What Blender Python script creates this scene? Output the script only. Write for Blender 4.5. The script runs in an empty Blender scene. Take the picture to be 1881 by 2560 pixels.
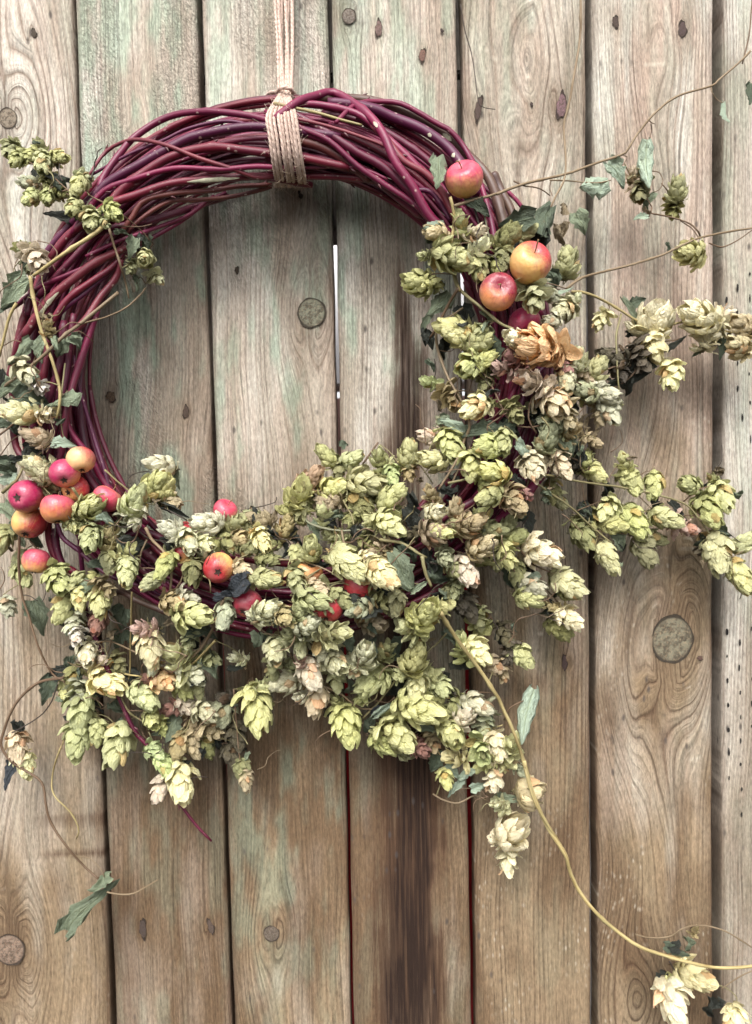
import bpy, math, random
import numpy as np
from mathutils import Matrix, Vector, Quaternion

random.seed(7)
RNG = np.random.default_rng(11)
scene = bpy.context.scene
COL = scene.collection

# ------------------------------------------------------------------ camera
W_PX, H_PX = 1881.0, 2560.0
F_PX = 1849.0                                  # 26 mm phone lens, portrait
DIST = 0.60
CENTRE = Vector((0.0, 0.0, 1.5))               # where the optical axis meets the fence face (y = 0)
_D = Vector((801.0, 40000.0, 1849.0)).normalized()      # world "down" in camera axes (right, down, forward)
_F = (Vector((0, 0, 1)) - _D * _D.z).normalized()       # world +Y in camera axes
_R = _D.cross(_F)                                       # world +X in camera axes
cam_right = Vector((_R.x, _F.x, -_D.x))
cam_down = Vector((_R.y, _F.y, -_D.y))
cam_fwd = Vector((_R.z, _F.z, -_D.z))
CAM = CENTRE - cam_fwd * (DIST / cam_fwd.y)
cam_data = bpy.data.cameras.new("camera")
cam = bpy.data.objects.new("camera", cam_data)
COL.objects.link(cam)
m = Matrix((cam_right, -cam_down, -cam_fwd)).transposed().to_4x4()
m.translation = CAM
cam.matrix_world = m
cam_data.sensor_fit = 'VERTICAL'
cam_data.sensor_height = 36.0
cam_data.lens = 36.0 * F_PX / H_PX
cam_data.clip_start = 0.01
cam_data.clip_end = 100.0
cam_data.dof.use_dof = True
cam_data.dof.focus_distance = 0.515
cam_data.dof.aperture_fstop = 7.0
scene.camera = cam

# ------------------------------------------------------------------ light
SUN_EL, SUN_AZ = math.radians(48), math.radians(190)    # azimuth clockwise from +Y; behind the camera, a little to its left
world = bpy.data.worlds.new("World")
scene.world = world
world.use_nodes = True
wn, wl = world.node_tree.nodes, world.node_tree.links
bg = wn["Background"]
sky = wn.new("ShaderNodeTexSky")
sky.sky_type = 'NISHITA'
sky.sun_disc = False
sky.sun_elevation = SUN_EL
sky.sun_rotation = SUN_AZ
sky.dust_density = 4.0
sky.air_density = 1.0
sky.ozone_density = 0.6
hs = wn.new("ShaderNodeHueSaturation")                  # cloud cover takes the blue out of the sky
hs.inputs["Saturation"].default_value = 0.12
wl.new(sky.outputs[0], hs.inputs["Color"])
wl.new(hs.outputs[0], bg.inputs["Color"])
bg.inputs["Strength"].default_value = 0.13
sun_data = bpy.data.lights.new("sun", 'SUN')
sun_data.energy = 1.5
sun_data.angle = math.radians(26)
sun_data.color = (1.0, 0.975, 0.94)
sun = bpy.data.objects.new("sun", sun_data)
COL.objects.link(sun)
to_sun = Vector((math.sin(SUN_AZ) * math.cos(SUN_EL), math.cos(SUN_AZ) * math.cos(SUN_EL), math.sin(SUN_EL)))
sun.rotation_euler = to_sun.to_track_quat('Z', 'Y').to_euler()
vs = scene.view_settings
vs.view_transform = 'Standard'
vs.look = 'None'
vs.gamma = 1.0
vs.use_curve_mapping = False
vs.exposure = 1.35
scene.render.engine = 'CYCLES'
scene.cycles.use_denoising = True
scene.cycles.max_bounces = 8
scene.cycles.transparent_max_bounces = 4

# ------------------------------------------------------------------ helpers
def at(px, py, depth):
    """world point seen at photo pixel (px, py), standing `depth` metres in front of the fence face"""
    d = cam_right * ((px - W_PX / 2) / F_PX) + cam_down * ((py - H_PX / 2) / F_PX) + cam_fwd
    return CAM + d * ((-depth - CAM.y) / d.y)

def mpp(depth):
    return (DIST - depth) / F_PX               # metres per photo pixel at that depth

TILES = {'A': (0, 200), 'B': (627, 200), 'C': (1254, 200), 'D': (0, 840), 'E': (627, 840), 'F': (1254, 840),
         'G': (0, 1480), 'H': (627, 1480), 'I': (1254, 1480)}
S1 = 1652 / 627.0
S2 = 1652 / 940.5
BIG = {'J': (0, 1920), 'K': (940, 1920), 'L': (940, 0), 'M': (0, 0)}
def px(t, x, y):
    if t in TILES:
        return TILES[t][0] + x / S1, TILES[t][1] + y / S1
    return BIG[t][0] + x / S2, BIG[t][1] + y / S2
def tscale(t):
    return S1 if t in TILES else S2

RC = (715.0, 925.0)                            # wreath centre and centre-line radius, photo pixels
RR = 585.0
RING_D, RING_A, RING_B = 0.040, 105.0, 0.030   # depth of core, half width (px), half depth (m)
def surf(x, y):
    """depth in front of the fence of the surface the hops lie on"""
    r = math.hypot(x - RC[0], y - RC[1]) - RR
    return 0.034 + 0.048 * math.exp(-(r / 190.0) ** 2)

def link(name, data, parent=None):
    o = bpy.data.objects.new(name, data)
    COL.objects.link(o)
    if parent is not None:
        o.parent = parent
    return o

def thing(name, label, cat, loc, group=None):
    o = link(name, None)
    o.location = loc
    o.empty_display_size = 0.02
    o["label"] = label
    o["category"] = cat
    if group:
        o["group"] = group
    return o

def mesh(name, verts, faces, mat, smooth=True, uvs=None):
    me = bpy.data.meshes.new(name)
    me.from_pydata([tuple(v) for v in verts], [], faces)
    me.materials.append(mat)
    if smooth:
        me.polygons.foreach_set("use_smooth", [True] * len(me.polygons))
    if uvs is not None:
        uvl = me.uv_layers.new(name="UVMap")
        li = np.empty(len(me.loops), dtype=np.int32)
        me.loops.foreach_get("vertex_index", li)
        uvl.data.foreach_set("uv", np.asarray(uvs, dtype=np.float32)[li].ravel())
    me.update()
    return me

def catmull(pts, n):
    """pts: list of Vectors; returns n smooth samples spaced evenly"""
    P = [np.array(p, dtype=float) for p in pts]
    P = [2 * P[0] - P[1]] + P + [2 * P[-1] - P[-2]]
    out = []
    for i in range(1, len(P) - 2):
        for k in range(12):
            t = k / 12.0
            a, b, c, d = P[i - 1], P[i], P[i + 1], P[i + 2]
            out.append(0.5 * (2 * b + (c - a) * t + (2 * a - 5 * b + 4 * c - d) * t * t + (3 * b - a - 3 * c + d) * t ** 3))
    out.append(P[-2])
    out = np.array(out)
    s = np.concatenate([[0], np.cumsum(np.linalg.norm(np.diff(out, axis=0), axis=1))])
    q = np.linspace(0, s[-1], n)
    return np.stack([np.interp(q, s, out[:, k]) for k in range(3)], axis=1), s[-1]

def tube(pts, rad, sides=8, origin=None):
    """swept tube; pts (n,3), rad (n,); returns verts, faces, uvs (u = metres along, v = 0..1 round)"""
    n = len(pts)
    T = np.gradient(pts, axis=0)
    T /= np.linalg.norm(T, axis=1)[:, None] + 1e-12
    ref = np.array([0.0, -1.0, 0.0])
    if abs(T[0] @ ref) > 0.9:
        ref = np.array([1.0, 0, 0])
    N = ref - T[0] * (ref @ T[0])
    N /= np.linalg.norm(N)
    V, UV = [], []
    L = np.concatenate([[0], np.cumsum(np.linalg.norm(np.diff(pts, axis=0), axis=1))])
    o = np.zeros(3) if origin is None else np.array(origin)
    ang = np.linspace(0, 2 * math.pi, sides, endpoint=False)
    frames = []
    for i in range(n):
        N = N - T[i] * (N @ T[i])
        N /= np.linalg.norm(N) + 1e-12
        B = np.cross(T[i], N)
        frames.append((N.copy(), B))
        ring = pts[i] + rad[i] * (np.cos(ang)[:, None] * N + np.sin(ang)[:, None] * B) - o
        V.extend(ring)
        UV.extend([(L[i], a / (2 * math.pi)) for a in ang])
    F = []
    for i in range(n - 1):
        for k in range(sides):
            k2 = (k + 1) % sides
            F.append((i * sides + k, i * sides + k2, (i + 1) * sides + k2, (i + 1) * sides + k))
    F.append(tuple(reversed(range(sides))))
    F.append(tuple(range((n - 1) * sides, n * sides)))
    return V, F, UV, frames

# ------------------------------------------------------------------ node helper
class NT:
    def __init__(self, name):
        self.mat = bpy.data.materials.new(name)
        self.mat.use_nodes = True
        self.n, self.l = self.mat.node_tree.nodes, self.mat.node_tree.links
        self.n.clear()
        self.out = self.n.new("ShaderNodeOutputMaterial")
    def put(self, sock, v):
        if isinstance(v, bpy.types.NodeSocket):
            self.l.new(v, sock)
        elif v is not None:
            sock.default_value = v
    def math(self, op, a, b=None, c=None, clamp=False):
        nd = self.n.new("ShaderNodeMath"); nd.operation = op; nd.use_clamp = clamp
        for i, v in enumerate((a, b, c)):
            if v is not None:
                self.put(nd.inputs[i], v)
        return nd.outputs[0]
    def mix(self, f, a, b, mode='MIX'):
        nd = self.n.new("ShaderNodeMix"); nd.data_type = 'RGBA'; nd.blend_type = mode
        self.put(nd.inputs[0], f)
        self.put(nd.inputs[6], a if isinstance(a, bpy.types.NodeSocket) else (*a, 1.0))
        self.put(nd.inputs[7], b if isinstance(b, bpy.types.NodeSocket) else (*b, 1.0))
        return nd.outputs[2]
    def ramp(self, f, stops, interp='LINEAR'):
        nd = self.n.new("ShaderNodeValToRGB")
        nd.color_ramp.interpolation = interp
        e = nd.color_ramp.elements
        while len(e) < len(stops):
            e.new(0.5)
        for el, (p, c) in zip(e, stops):
            el.position = p
            el.color = (c, c, c, 1) if isinstance(c, (int, float)) else (*c, 1)
        self.put(nd.inputs[0], f)
        return nd.outputs[0]
    def noise(self, vec, scale, detail=3.0, rough=0.55, dist=0.0):
        nd = self.n.new("ShaderNodeTexNoise")
        self.put(nd.inputs["Vector"], vec)
        nd.inputs["Scale"].default_value = scale
        nd.inputs["Detail"].default_value = detail
        nd.inputs["Roughness"].default_value = rough
        nd.inputs["Distortion"].default_value = dist
        return nd.outputs["Fac"]
    def voronoi(self, vec, scale, feature='F1'):
        nd = self.n.new("ShaderNodeTexVoronoi"); nd.feature = feature
        self.put(nd.inputs["Vector"], vec)
        nd.inputs["Scale"].default_value = scale
        return nd.outputs["Distance"]
    def scalevec(self, vec, s, add=None):
        nd = self.n.new("ShaderNodeVectorMath"); nd.operation = 'MULTIPLY'
        self.put(nd.inputs[0], vec); nd.inputs[1].default_value = s
        if add is None:
            return nd.outputs[0]
        a = self.n.new("ShaderNodeVectorMath"); a.operation = 'ADD'
        self.l.new(nd.outputs[0], a.inputs[0]); self.put(a.inputs[1], add)
        return a.outputs[0]
    def combine(self, x, y, z):
        nd = self.n.new("ShaderNodeCombineXYZ")
        for i, v in enumerate((x, y, z)):
            self.put(nd.inputs[i], v)
        return nd.outputs[0]
    def separate(self, v):
        nd = self.n.new("ShaderNodeSeparateXYZ"); self.l.new(v, nd.inputs[0])
        return nd.outputs
    def obj(self):
        return self.n.new("ShaderNodeTexCoord").outputs["Object"]
    def uv(self):
        return self.n.new("ShaderNodeTexCoord").outputs["UV"]
    def info(self):
        return self.n.new("ShaderNodeObjectInfo").outputs
    def attr(self, name):
        nd = self.n.new("ShaderNodeAttribute"); nd.attribute_name = name
        return nd.outputs
    def bump(self, h, strength, dist, normal=None):
        nd = self.n.new("ShaderNodeBump")
        nd.inputs["Strength"].default_value = strength
        nd.inputs["Distance"].default_value = dist
        self.l.new(h, nd.inputs["Height"])
        if normal is not None:
            self.l.new(normal, nd.inputs["Normal"])
        return nd.outputs[0]
    def principled(self, color, rough=0.6, normal=None, spec=0.5, **kw):
        b = self.n.new("ShaderNodeBsdfPrincipled")
        self.put(b.inputs["Base Color"], color if isinstance(color, bpy.types.NodeSocket) else (*color, 1))
        self.put(b.inputs["Roughness"], rough)
        b.inputs["Specular IOR Level"].default_value = spec
        if normal is not None:
            self.l.new(normal, b.inputs["Normal"])
        for k, v in kw.items():
            self.put(b.inputs[k.replace('_', ' ')], v)
        return b.outputs[0]
    def done(self, shader):
        self.l.new(shader, self.out.inputs["Surface"])
        return self.mat

# ------------------------------------------------------------------ materials
def mat_wood():
    t = NT("weathered_board")
    g = t.attr("grain")["Fac"]
    def rgb(name):
        sp = t.n.new("ShaderNodeSeparateColor"); t.l.new(t.attr(name)["Color"], sp.inputs[0])
        return sp.outputs
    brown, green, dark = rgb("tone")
    torn_m, fleck, pink = rgb("extra")
    blot, speck, late_m = rgb("mottle")
    info = t.info()
    off = t.combine(t.math('MULTIPLY', info["Random"], 7.0), 0.0, t.math('MULTIPLY', info["Random"], 13.0))
    p = t.scalevec(t.obj(), (1, 1, 1), off)
    xyz = t.separate(p)
    fr = t.math('FRACT', g)
    ring = t.ramp(fr, [(0.0, 0.2), (0.4, 0.0), (0.66, 0.35), (0.84, 1.0), (1.0, 0.2)])
    ringid = t.noise(t.combine(t.math('MULTIPLY', g, 0.41), 0.0, t.math('MULTIPLY', xyz[2], 1.5)), 1.0, 0)
    amp = t.math('MULTIPLY', ring, t.math('MULTIPLY', late_m, t.ramp(ringid, [(0.28, 0.2), (0.62, 1.0)])))
    fib = t.noise(t.combine(t.math('MULTIPLY', g, 3.1), 0.0, t.math('MULTIPLY', xyz[2], 11.0)), 1.0, 3, 0.72)
    up = t.mix(blot, (0.350, 0.308, 0.250), (0.495, 0.462, 0.402))
    up = t.mix(pink, up, (0.42, 0.305, 0.245))
    up = t.mix(t.math('MULTIPLY', amp, 0.66), up, (0.170, 0.118, 0.086))
    lo = t.mix(blot, (0.132, 0.086, 0.050), (0.225, 0.162, 0.100))  # brown lower wood, darkened further for the dimmer light low down
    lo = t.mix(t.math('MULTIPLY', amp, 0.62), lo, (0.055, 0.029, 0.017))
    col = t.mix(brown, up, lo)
    col = t.mix(green, col, t.mix(0.5, t.mix(1.0, col, (0.62, 0.95, 0.78), 'MULTIPLY'), (0.24, 0.345, 0.275)))
    col = t.mix(0.9, col, t.ramp(fib, [(0.30, 0.50), (0.49, 1.0), (0.70, 1.30)]), 'MULTIPLY')
    grit = t.noise(t.scalevec(p, (800, 800, 190)), 1.0, 2, 0.7)
    col = t.mix(0.85, col, t.ramp(grit, [(0.28, 0.62), (0.5, 1.0), (0.74, 1.38)]), 'MULTIPLY')
    vf = t.voronoi(t.combine(t.math('MULTIPLY', g, 0.9), 0.0, t.math('MULTIPLY', xyz[2], 130)), 1.0)
    col = t.mix(t.math('MULTIPLY', t.math('MULTIPLY', t.ramp(vf, [(0.08, 0.9), (0.34, 0.0)]), t.ramp(fib, [(0.45, 0.1), (0.62, 1.0)])), fleck), col, (0.50, 0.45, 0.36))
    run = t.noise(t.combine(t.math('MULTIPLY', xyz[0], 420), 0.0, t.math('MULTIPLY', xyz[2], 10)), 1.0, 3, 0.7)
    dn = t.math('MULTIPLY', dark, t.ramp(run, [(0.30, 1.45), (0.66, 0.42)]))
    col = t.mix(t.ramp(dn, [(0.04, 0.0), (0.45, 0.8)]), col, (0.070, 0.036, 0.021))
    col = t.mix(t.ramp(dn, [(0.30, 0.0), (0.95, 0.95)]), col, (0.020, 0.0115, 0.0085))
    sp = t.voronoi(t.scalevec(p, (110, 110, 48)), 1.0)
    col = t.mix(t.math('MULTIPLY', t.ramp(sp, [(0.08, 1.0), (0.20, 0.0)]), speck), col, (0.06, 0.05, 0.045))
    rot = t.combine(t.math('ADD', t.math('MULTIPLY', xyz[0], 620), t.math('MULTIPLY', xyz[2], 300)), 0.0,
                    t.math('SUBTRACT', t.math('MULTIPLY', xyz[2], 200), t.math('MULTIPLY', xyz[0], 120)))
    torn = t.noise(rot, 1.0, 2, 0.7)
    col = t.mix(t.math('MULTIPLY', torn_m, t.ramp(torn, [(0.48, 0.0), (0.72, 0.65)])), col, (0.13, 0.115, 0.092))
    h = t.math('ADD', t.math('MULTIPLY', amp, -0.5), t.math('ADD', t.math('ADD', fib, t.math('MULTIPLY', grit, 0.7)), t.math('MULTIPLY', t.math('MULTIPLY', torn, torn_m), 2.2)))
    nrm = t.bump(h, 0.8, 0.0016)
    return t.done(t.principled(col, 0.85, nrm, 0.15))

def mat_simple(name, col, rough=0.7, var=0.25, scale=40, bump=0.0, spec=0.3):
    t = NT(name)
    n = t.noise(t.obj(), scale, 4, 0.65)
    c = t.mix(t.ramp(n, [(0.3, 0.0), (0.7, 1.0)]), tuple(x * (1 - var) for x in col), tuple(min(1, x * (1 + var)) for x in col))
    nrm = t.bump(n, bump, 0.001) if bump else None
    return t.done(t.principled(c, rough, nrm, spec))

def mat_knot():
    t = NT("knot_wood")
    info = t.info()
    p = t.obj()
    s = t.separate(p)
    r = t.math('SQRT', t.math('ADD', t.math('POWER', s[0], 2.0), t.math('POWER', s[2], 2.0)))
    n = t.noise(t.scalevec(p, (1, 1, 1), t.combine(t.math('MULTIPLY', info["Random"], 9), 0, 0)), 3.5, 4, 0.65)
    rr = t.math('ADD', r, t.math('MULTIPLY', t.math('SUBTRACT', n, 0.5), 0.16))
    ringw = t.math('SINE', t.math('MULTIPLY', rr, 17.0))
    n2 = t.noise(p, 9.0, 3, 0.7)
    c = t.mix(t.ramp(n, [(0.42, 0.0), (0.57, 1.0)]), t.mix(0.75, info["Color"], (0.045, 0.034, 0.025)), info["Color"])
    c = t.mix(t.ramp(n2, [(0.5, 0.0), (0.72, 0.6)]), c, t.mix(1.0, info["Color"], (1.9, 1.5, 1.3), 'MULTIPLY'))
    c = t.mix(t.math('MULTIPLY', t.ramp(ringw, [(0.5, 0.0), (1.0, 0.22)]), 1.0), c, (0.10, 0.07, 0.05))
    az = t.math('ARCTAN2', s[2], s[0])
    ck = t.math('ABSOLUTE', t.math('SINE', t.math('ADD', t.math('MULTIPLY', az, 1.5), t.math('ADD', t.math('MULTIPLY', n, 5.0), t.math('MULTIPLY', info["Random"], 9.0)))))
    crack = t.math('MULTIPLY', t.ramp(ck, [(0.03, 0.85), (0.09, 0.0)]), t.ramp(rr, [(0.1, 0.3), (0.2, 1.0), (0.6, 0.8), (0.75, 0.0)]))
    c = t.mix(crack, c, (0.035, 0.026, 0.02))
    c = t.mix(t.ramp(rr, [(0.86, 0.0), (0.93, 0.88)]), c, (0.028, 0.021, 0.016))
    nrm = t.bump(t.math('ADD', n, t.math('MULTIPLY', n2, 0.6)), 0.22, 0.08)
    return t.done(t.principled(c, 0.85, nrm, 0.15))

def mat_cane():
    t = NT("dogwood_bark")
    info = t.info()
    uv = t.separate(t.uv())
    u, v = uv[0], uv[1]
    rnd = t.math('MULTIPLY', info["Random"], 31.0)
    vec = t.combine(t.math('MULTIPLY', u, 26), t.math('MULTIPLY', v, 1.5), rnd)
    n = t.noise(vec, 1.0, 4, 0.6)
    c = t.mix(t.ramp(n, [(0.3, 0.0), (0.7, 1.0)]), t.mix(0.55, info["Color"], (0.030, 0.006, 0.020)), info["Color"])
    big = t.noise(t.combine(t.math('MULTIPLY', u, 6), 0, rnd), 1.0, 2)
    c = t.mix(t.ramp(big, [(0.55, 0.0), (0.8, 0.35)]), c, (0.115, 0.035, 0.022))
    fine = t.noise(t.combine(t.math('MULTIPLY', u, 60), t.math('MULTIPLY', v, 22), rnd), 1.0, 4, 0.7)
    c = t.mix(0.5, c, t.ramp(fine, [(0.25, 0.55), (0.75, 1.35)]), 'MULTIPLY')
    len_ = t.voronoi(t.combine(t.math('MULTIPLY', u, 150), t.math('MULTIPLY', v, 3.0), rnd), 1.0)
    lm = t.math('MULTIPLY', t.ramp(len_, [(0.12, 1.0), (0.20, 0.0)]), t.ramp(t.noise(t.combine(t.math('MULTIPLY', u, 90), v, rnd), 1.0, 1), [(0.45, 0.0), (0.55, 0.9)]))
    c = t.mix(lm, c, (0.42, 0.30, 0.26))
    h = t.math('ADD', t.math('MULTIPLY', fine, 0.6), t.math('MULTIPLY', lm, 1.0))
    nrm = t.bump(h, 0.35, 0.0006)
    return t.done(t.principled(c, t.ramp(fine, [(0.2, 0.34), (0.8, 0.55)]), nrm, 0.4))

def mat_twine():
    t = NT("jute_twine")
    uv = t.separate(t.uv())
    u, v = uv[0], uv[1]
    info = t.info()
    ph = t.math('ADD', t.math('MULTIPLY', u, 210.0), t.math('MULTIPLY', v, 2.0))
    ph = t.math('ADD', ph, info["Random"])
    tw = t.math('ABSOLUTE', t.math('SINE', t.math('MULTIPLY', ph, math.pi)))
    fib = t.noise(t.combine(t.math('MULTIPLY', ph, 3.0), t.math('MULTIPLY', u, 260), t.math('MULTIPLY', v, 12)), 1.0, 4, 0.7)
    c = t.mix(t.ramp(fib, [(0.25, 0.0), (0.75, 1.0)]), (0.36, 0.255, 0.20), (0.66, 0.51, 0.44))
    c = t.mix(t.ramp(tw, [(0.0, 0.45), (0.35, 0.0)]), c, (0.22, 0.145, 0.10))
    nrm = t.bump(t.math('ADD', tw, t.math('MULTIPLY', fib, 0.8)), 0.6, 0.0007)
    return t.done(t.principled(c, 0.85, nrm, 0.2))

def papery(name, vein_fn, trans, rough):
    """thin dried plant tissue: colour from the object, darker veins, light coming through"""
    t = NT(name)
    info = t.info()
    rnd = info["Random"]
    vein, noise, tipmask, edge = vein_fn(t, rnd)
    base = info["Color"]
    vary = t.mix(1.0, base, t.ramp(rnd, [(0.0, 0.84), (0.5, 1.0), (1.0, 1.14)]), 'MULTIPLY')
    c = t.mix(t.ramp(noise, [(0.4, 0.0), (0.8, 0.45)]), vary, t.mix(1.0, vary, (0.80, 0.66, 0.48), 'MULTIPLY'))
    c = t.mix(t.math('MULTIPLY', vein, 0.38), c, t.mix(1.0, vary, (0.62, 0.58, 0.34), 'MULTIPLY'))
    c = t.mix(edge, c, t.mix(1.0, vary, (1.16, 1.15, 1.22), 'MULTIPLY'))
    c = t.mix(tipmask, c, (0.34, 0.22, 0.12))
    nrm = t.bump(t.math('ADD', vein, t.math('MULTIPLY', noise, 0.7)), 0.55, 0.05)
    p = t.principled(c, rough, nrm, 0.3)
    tr = t.n.new("ShaderNodeBsdfTranslucent")
    t.l.new(c, tr.inputs["Color"]); t.l.new(nrm, tr.inputs["Normal"])
    mx = t.n.new("ShaderNodeMixShader")
    mx.inputs[0].default_value = trans
    t.l.new(p, mx.inputs[1]); t.l.new(tr.outputs[0], mx.inputs[2])
    return t.done(mx.outputs[0])

def bract_veins(t, rnd):
    uv = t.separate(t.uv())
    x, y = uv[0], uv[1]                        # x -1..1 across, y 0..1 along
    fan = t.math('DIVIDE', x, t.math('ADD', t.math('SINE', t.math('MULTIPLY', y, 2.6)), 0.25))
    s = t.math('ABSOLUTE', t.math('SINE', t.math('MULTIPLY', fan, 9.5)))
    vein = t.ramp(s, [(0.0, 1.0), (0.32, 0.0)])
    n = t.noise(t.combine(t.math('MULTIPLY', x, 2.2), t.math('MULTIPLY', y, 2.2), t.math('MULTIPLY', rnd, 40)), 1.0, 4, 0.6)
    tip = t.math('MULTIPLY', t.ramp(t.math('ADD', y, t.math('MULTIPLY', n, 0.5)), [(1.06, 0.0), (1.32, 0.75)]),
                 t.ramp(t.math('FRACT', t.math('MULTIPLY', rnd, 17.0)), [(0.74, 0.0), (0.86, 1.0)]))
    edge = t.math('MULTIPLY', t.ramp(y, [(0.45, 0.0), (0.9, 0.8)]), t.math('SUBTRACT', 1.0, t.math('MULTIPLY', vein, 0.6)))
    return vein, n, tip, edge

def leaf_veins(t, rnd):
    uv = t.separate(t.uv())
    x, y = uv[0], uv[1]
    mid = t.ramp(t.math('ABSOLUTE', x), [(0.015, 1.0), (0.06, 0.0)])
    side = t.math('ABSOLUTE', t.math('SINE', t.math('MULTIPLY', t.math('SUBTRACT', y, t.math('MULTIPLY', t.math('ABSOLUTE', x), 0.55)), 22.0)))
    v = t.math('MAXIMUM', mid, t.ramp(side, [(0.0, 0.8), (0.22, 0.0)]))
    n = t.noise(t.combine(t.math('MULTIPLY', x, 4), t.math('MULTIPLY', y, 5), t.math('MULTIPLY', rnd, 40)), 1.0, 4, 0.6)
    tip = t.ramp(n, [(0.68, 0.0), (0.8, 0.5)])
    return v, n, tip, 0.0

def mat_stem():
    t = NT("bine_skin")
    info = t.info()
    uv = t.separate(t.uv())
    n = t.noise(t.combine(t.math('MULTIPLY', uv[0], 60), t.math('MULTIPLY', uv[1], 3), t.math('MULTIPLY', info["Random"], 20)), 1.0, 4, 0.65)
    c = t.mix(t.ramp(n, [(0.3, 0.0), (0.72, 1.0)]), t.mix(1.0, info["Color"], (0.5, 0.42, 0.34), 'MULTIPLY'), info["Color"])
    nrm = t.bump(n, 0.5, 0.0006)
    return t.done(t.principled(c, 0.6, nrm, 0.3))

def mat_apple(name, base, blush, dirn, cover):
    t = NT(name)
    p = t.obj()
    nv = t.n.new("ShaderNodeVectorMath"); nv.operation = 'NORMALIZE'; t.l.new(p, nv.inputs[0])
    dt = t.n.new("ShaderNodeVectorMath"); dt.operation = 'DOT_PRODUCT'
    t.l.new(nv.outputs[0], dt.inputs[0]); dt.inputs[1].default_value = dirn
    n = t.noise(p, 2.2, 4, 0.6)
    s = t.separate(nv.outputs[0])
    az = t.math('ARCTAN2', s[1], s[0])
    streak = t.noise(t.combine(t.math('MULTIPLY', az, 7.0), t.math('MULTIPLY', s[2], 1.2), 0.0), 1.0, 3, 0.6)
    f = t.math('ADD', dt.outputs["Value"], t.math('MULTIPLY', t.math('SUBTRACT', n, 0.5), 0.9))
    f = t.math('ADD', f, t.math('MULTIPLY', t.math('SUBTRACT', streak, 0.5), 0.9))
    fine = t.noise(p, 14.0, 3, 0.7)
    f = t.math('ADD', f, t.math('MULTIPLY', t.math('SUBTRACT', fine, 0.5), 0.7))
    fac = t.ramp(t.math('ADD', f, cover), [(0.0, 0.0), (0.5, 0.5), (1.0, 1.0)])
    c = t.mix(fac, base, blush)
    sp = t.voronoi(p, 9.0)
    c = t.mix(t.ramp(sp, [(0.05, 0.6), (0.13, 0.0)]), c, (0.62, 0.42, 0.24))
    bruise = t.noise(p, 5.0, 4, 0.7)
    c = t.mix(t.ramp(bruise, [(0.66, 0.0), (0.74, 0.55)]), c, t.mix(1.0, c, (0.45, 0.30, 0.28), 'MULTIPLY'))
    # pale bloom on the skin
    c = t.mix(t.ramp(t.noise(p, 1.6, 3), [(0.38, 0.0), (0.75, 0.24)]), c, (0.50, 0.31, 0.29))
    nrm = t.bump(t.math('ADD', n, t.math('MULTIPLY', bruise, 0.3)), 0.12, 0.1)
    return t.done(t.principled(c, t.ramp(fine, [(0.3, 0.28), (0.7, 0.44)]), nrm, 0.5, Subsurface_Weight=0.08, Subsurface_Radius=(0.004, 0.0015, 0.001)))

WOOD = mat_wood()
KNOT = mat_knot()
HOLE = mat_simple("dark_hole", (0.012, 0.010, 0.009), 0.95)
RAILW = mat_simple("old_rail_wood", (0.10, 0.085, 0.07), 0.85, 0.35, 60, 0.3)
BATTEN = mat_simple("grey_batten_wood", (0.16, 0.145, 0.135), 0.85, 0.3, 80, 0.3)
CANE = mat_cane()
TWINE = mat_twine()
SCAR = mat_simple("peeled_bark", (0.52, 0.50, 0.36), 0.7, 0.25, 400, 0.2)
BRACT = papery("hop_bract", bract_veins, 0.33, 0.5)
LEAF = papery("dried_leaf", leaf_veins, 0.15, 0.6)
STEM = mat_stem()
CALYX = mat_simple("withered_calyx", (0.035, 0.022, 0.016), 0.9, 0.4, 300)
STALK = mat_simple("apple_stalk_wood", (0.20, 0.13, 0.06), 0.7, 0.3, 300)
REDP = mat_simple("red_paint", (0.24, 0.008, 0.011), 0.45, 0.5, 14)
DAYLIGHT = mat_simple("pale_daylight", (0.85, 0.83, 0.84), 0.8, 0.05, 12)
PINKP = mat_simple("pink_stone", (0.55, 0.33, 0.28), 0.8, 0.15, 12)

# ------------------------------------------------------------------ fence
Z_TOP = at(940, -420, 0).z
Z_BOT = at(940, 2980, 0).z
GAPS = [(-785, -610, 12, 10), (-459, -315, 12, 12), (-133, -20, 8, 10), (184, 283, 5, 12), (498, 583, 13, 10), (823, 883, 10, 8), (1148, 1185, 13, 13), (1472, 1487, 19, 18), (1797, 1793, 23, 21), (2124, 2098, 18, 18), (2450, 2402, 14, 14), (2776, 2706, 14, 14)]
def gap_edges(i):
    xt, xb, wt, wb = GAPS[i]
    a0, a1 = at(xt - wt / 2, 0, 0), at(xt + wt / 2, 0, 0)
    b0, b1 = at(xb - wb / 2, 2560, 0), at(xb + wb / 2, 2560, 0)
    def f(p, q):
        k = (q.x - p.x) / (q.z - p.z)
        return lambda z: p.x + k * (z - p.z)
    return f(a0, b0), f(a1, b1)
EDGES = [gap_edges(i) for i in range(len(GAPS))]
def fxz(x, y):
    p = at(x, y, 0)
    return p.x, p.z

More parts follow.
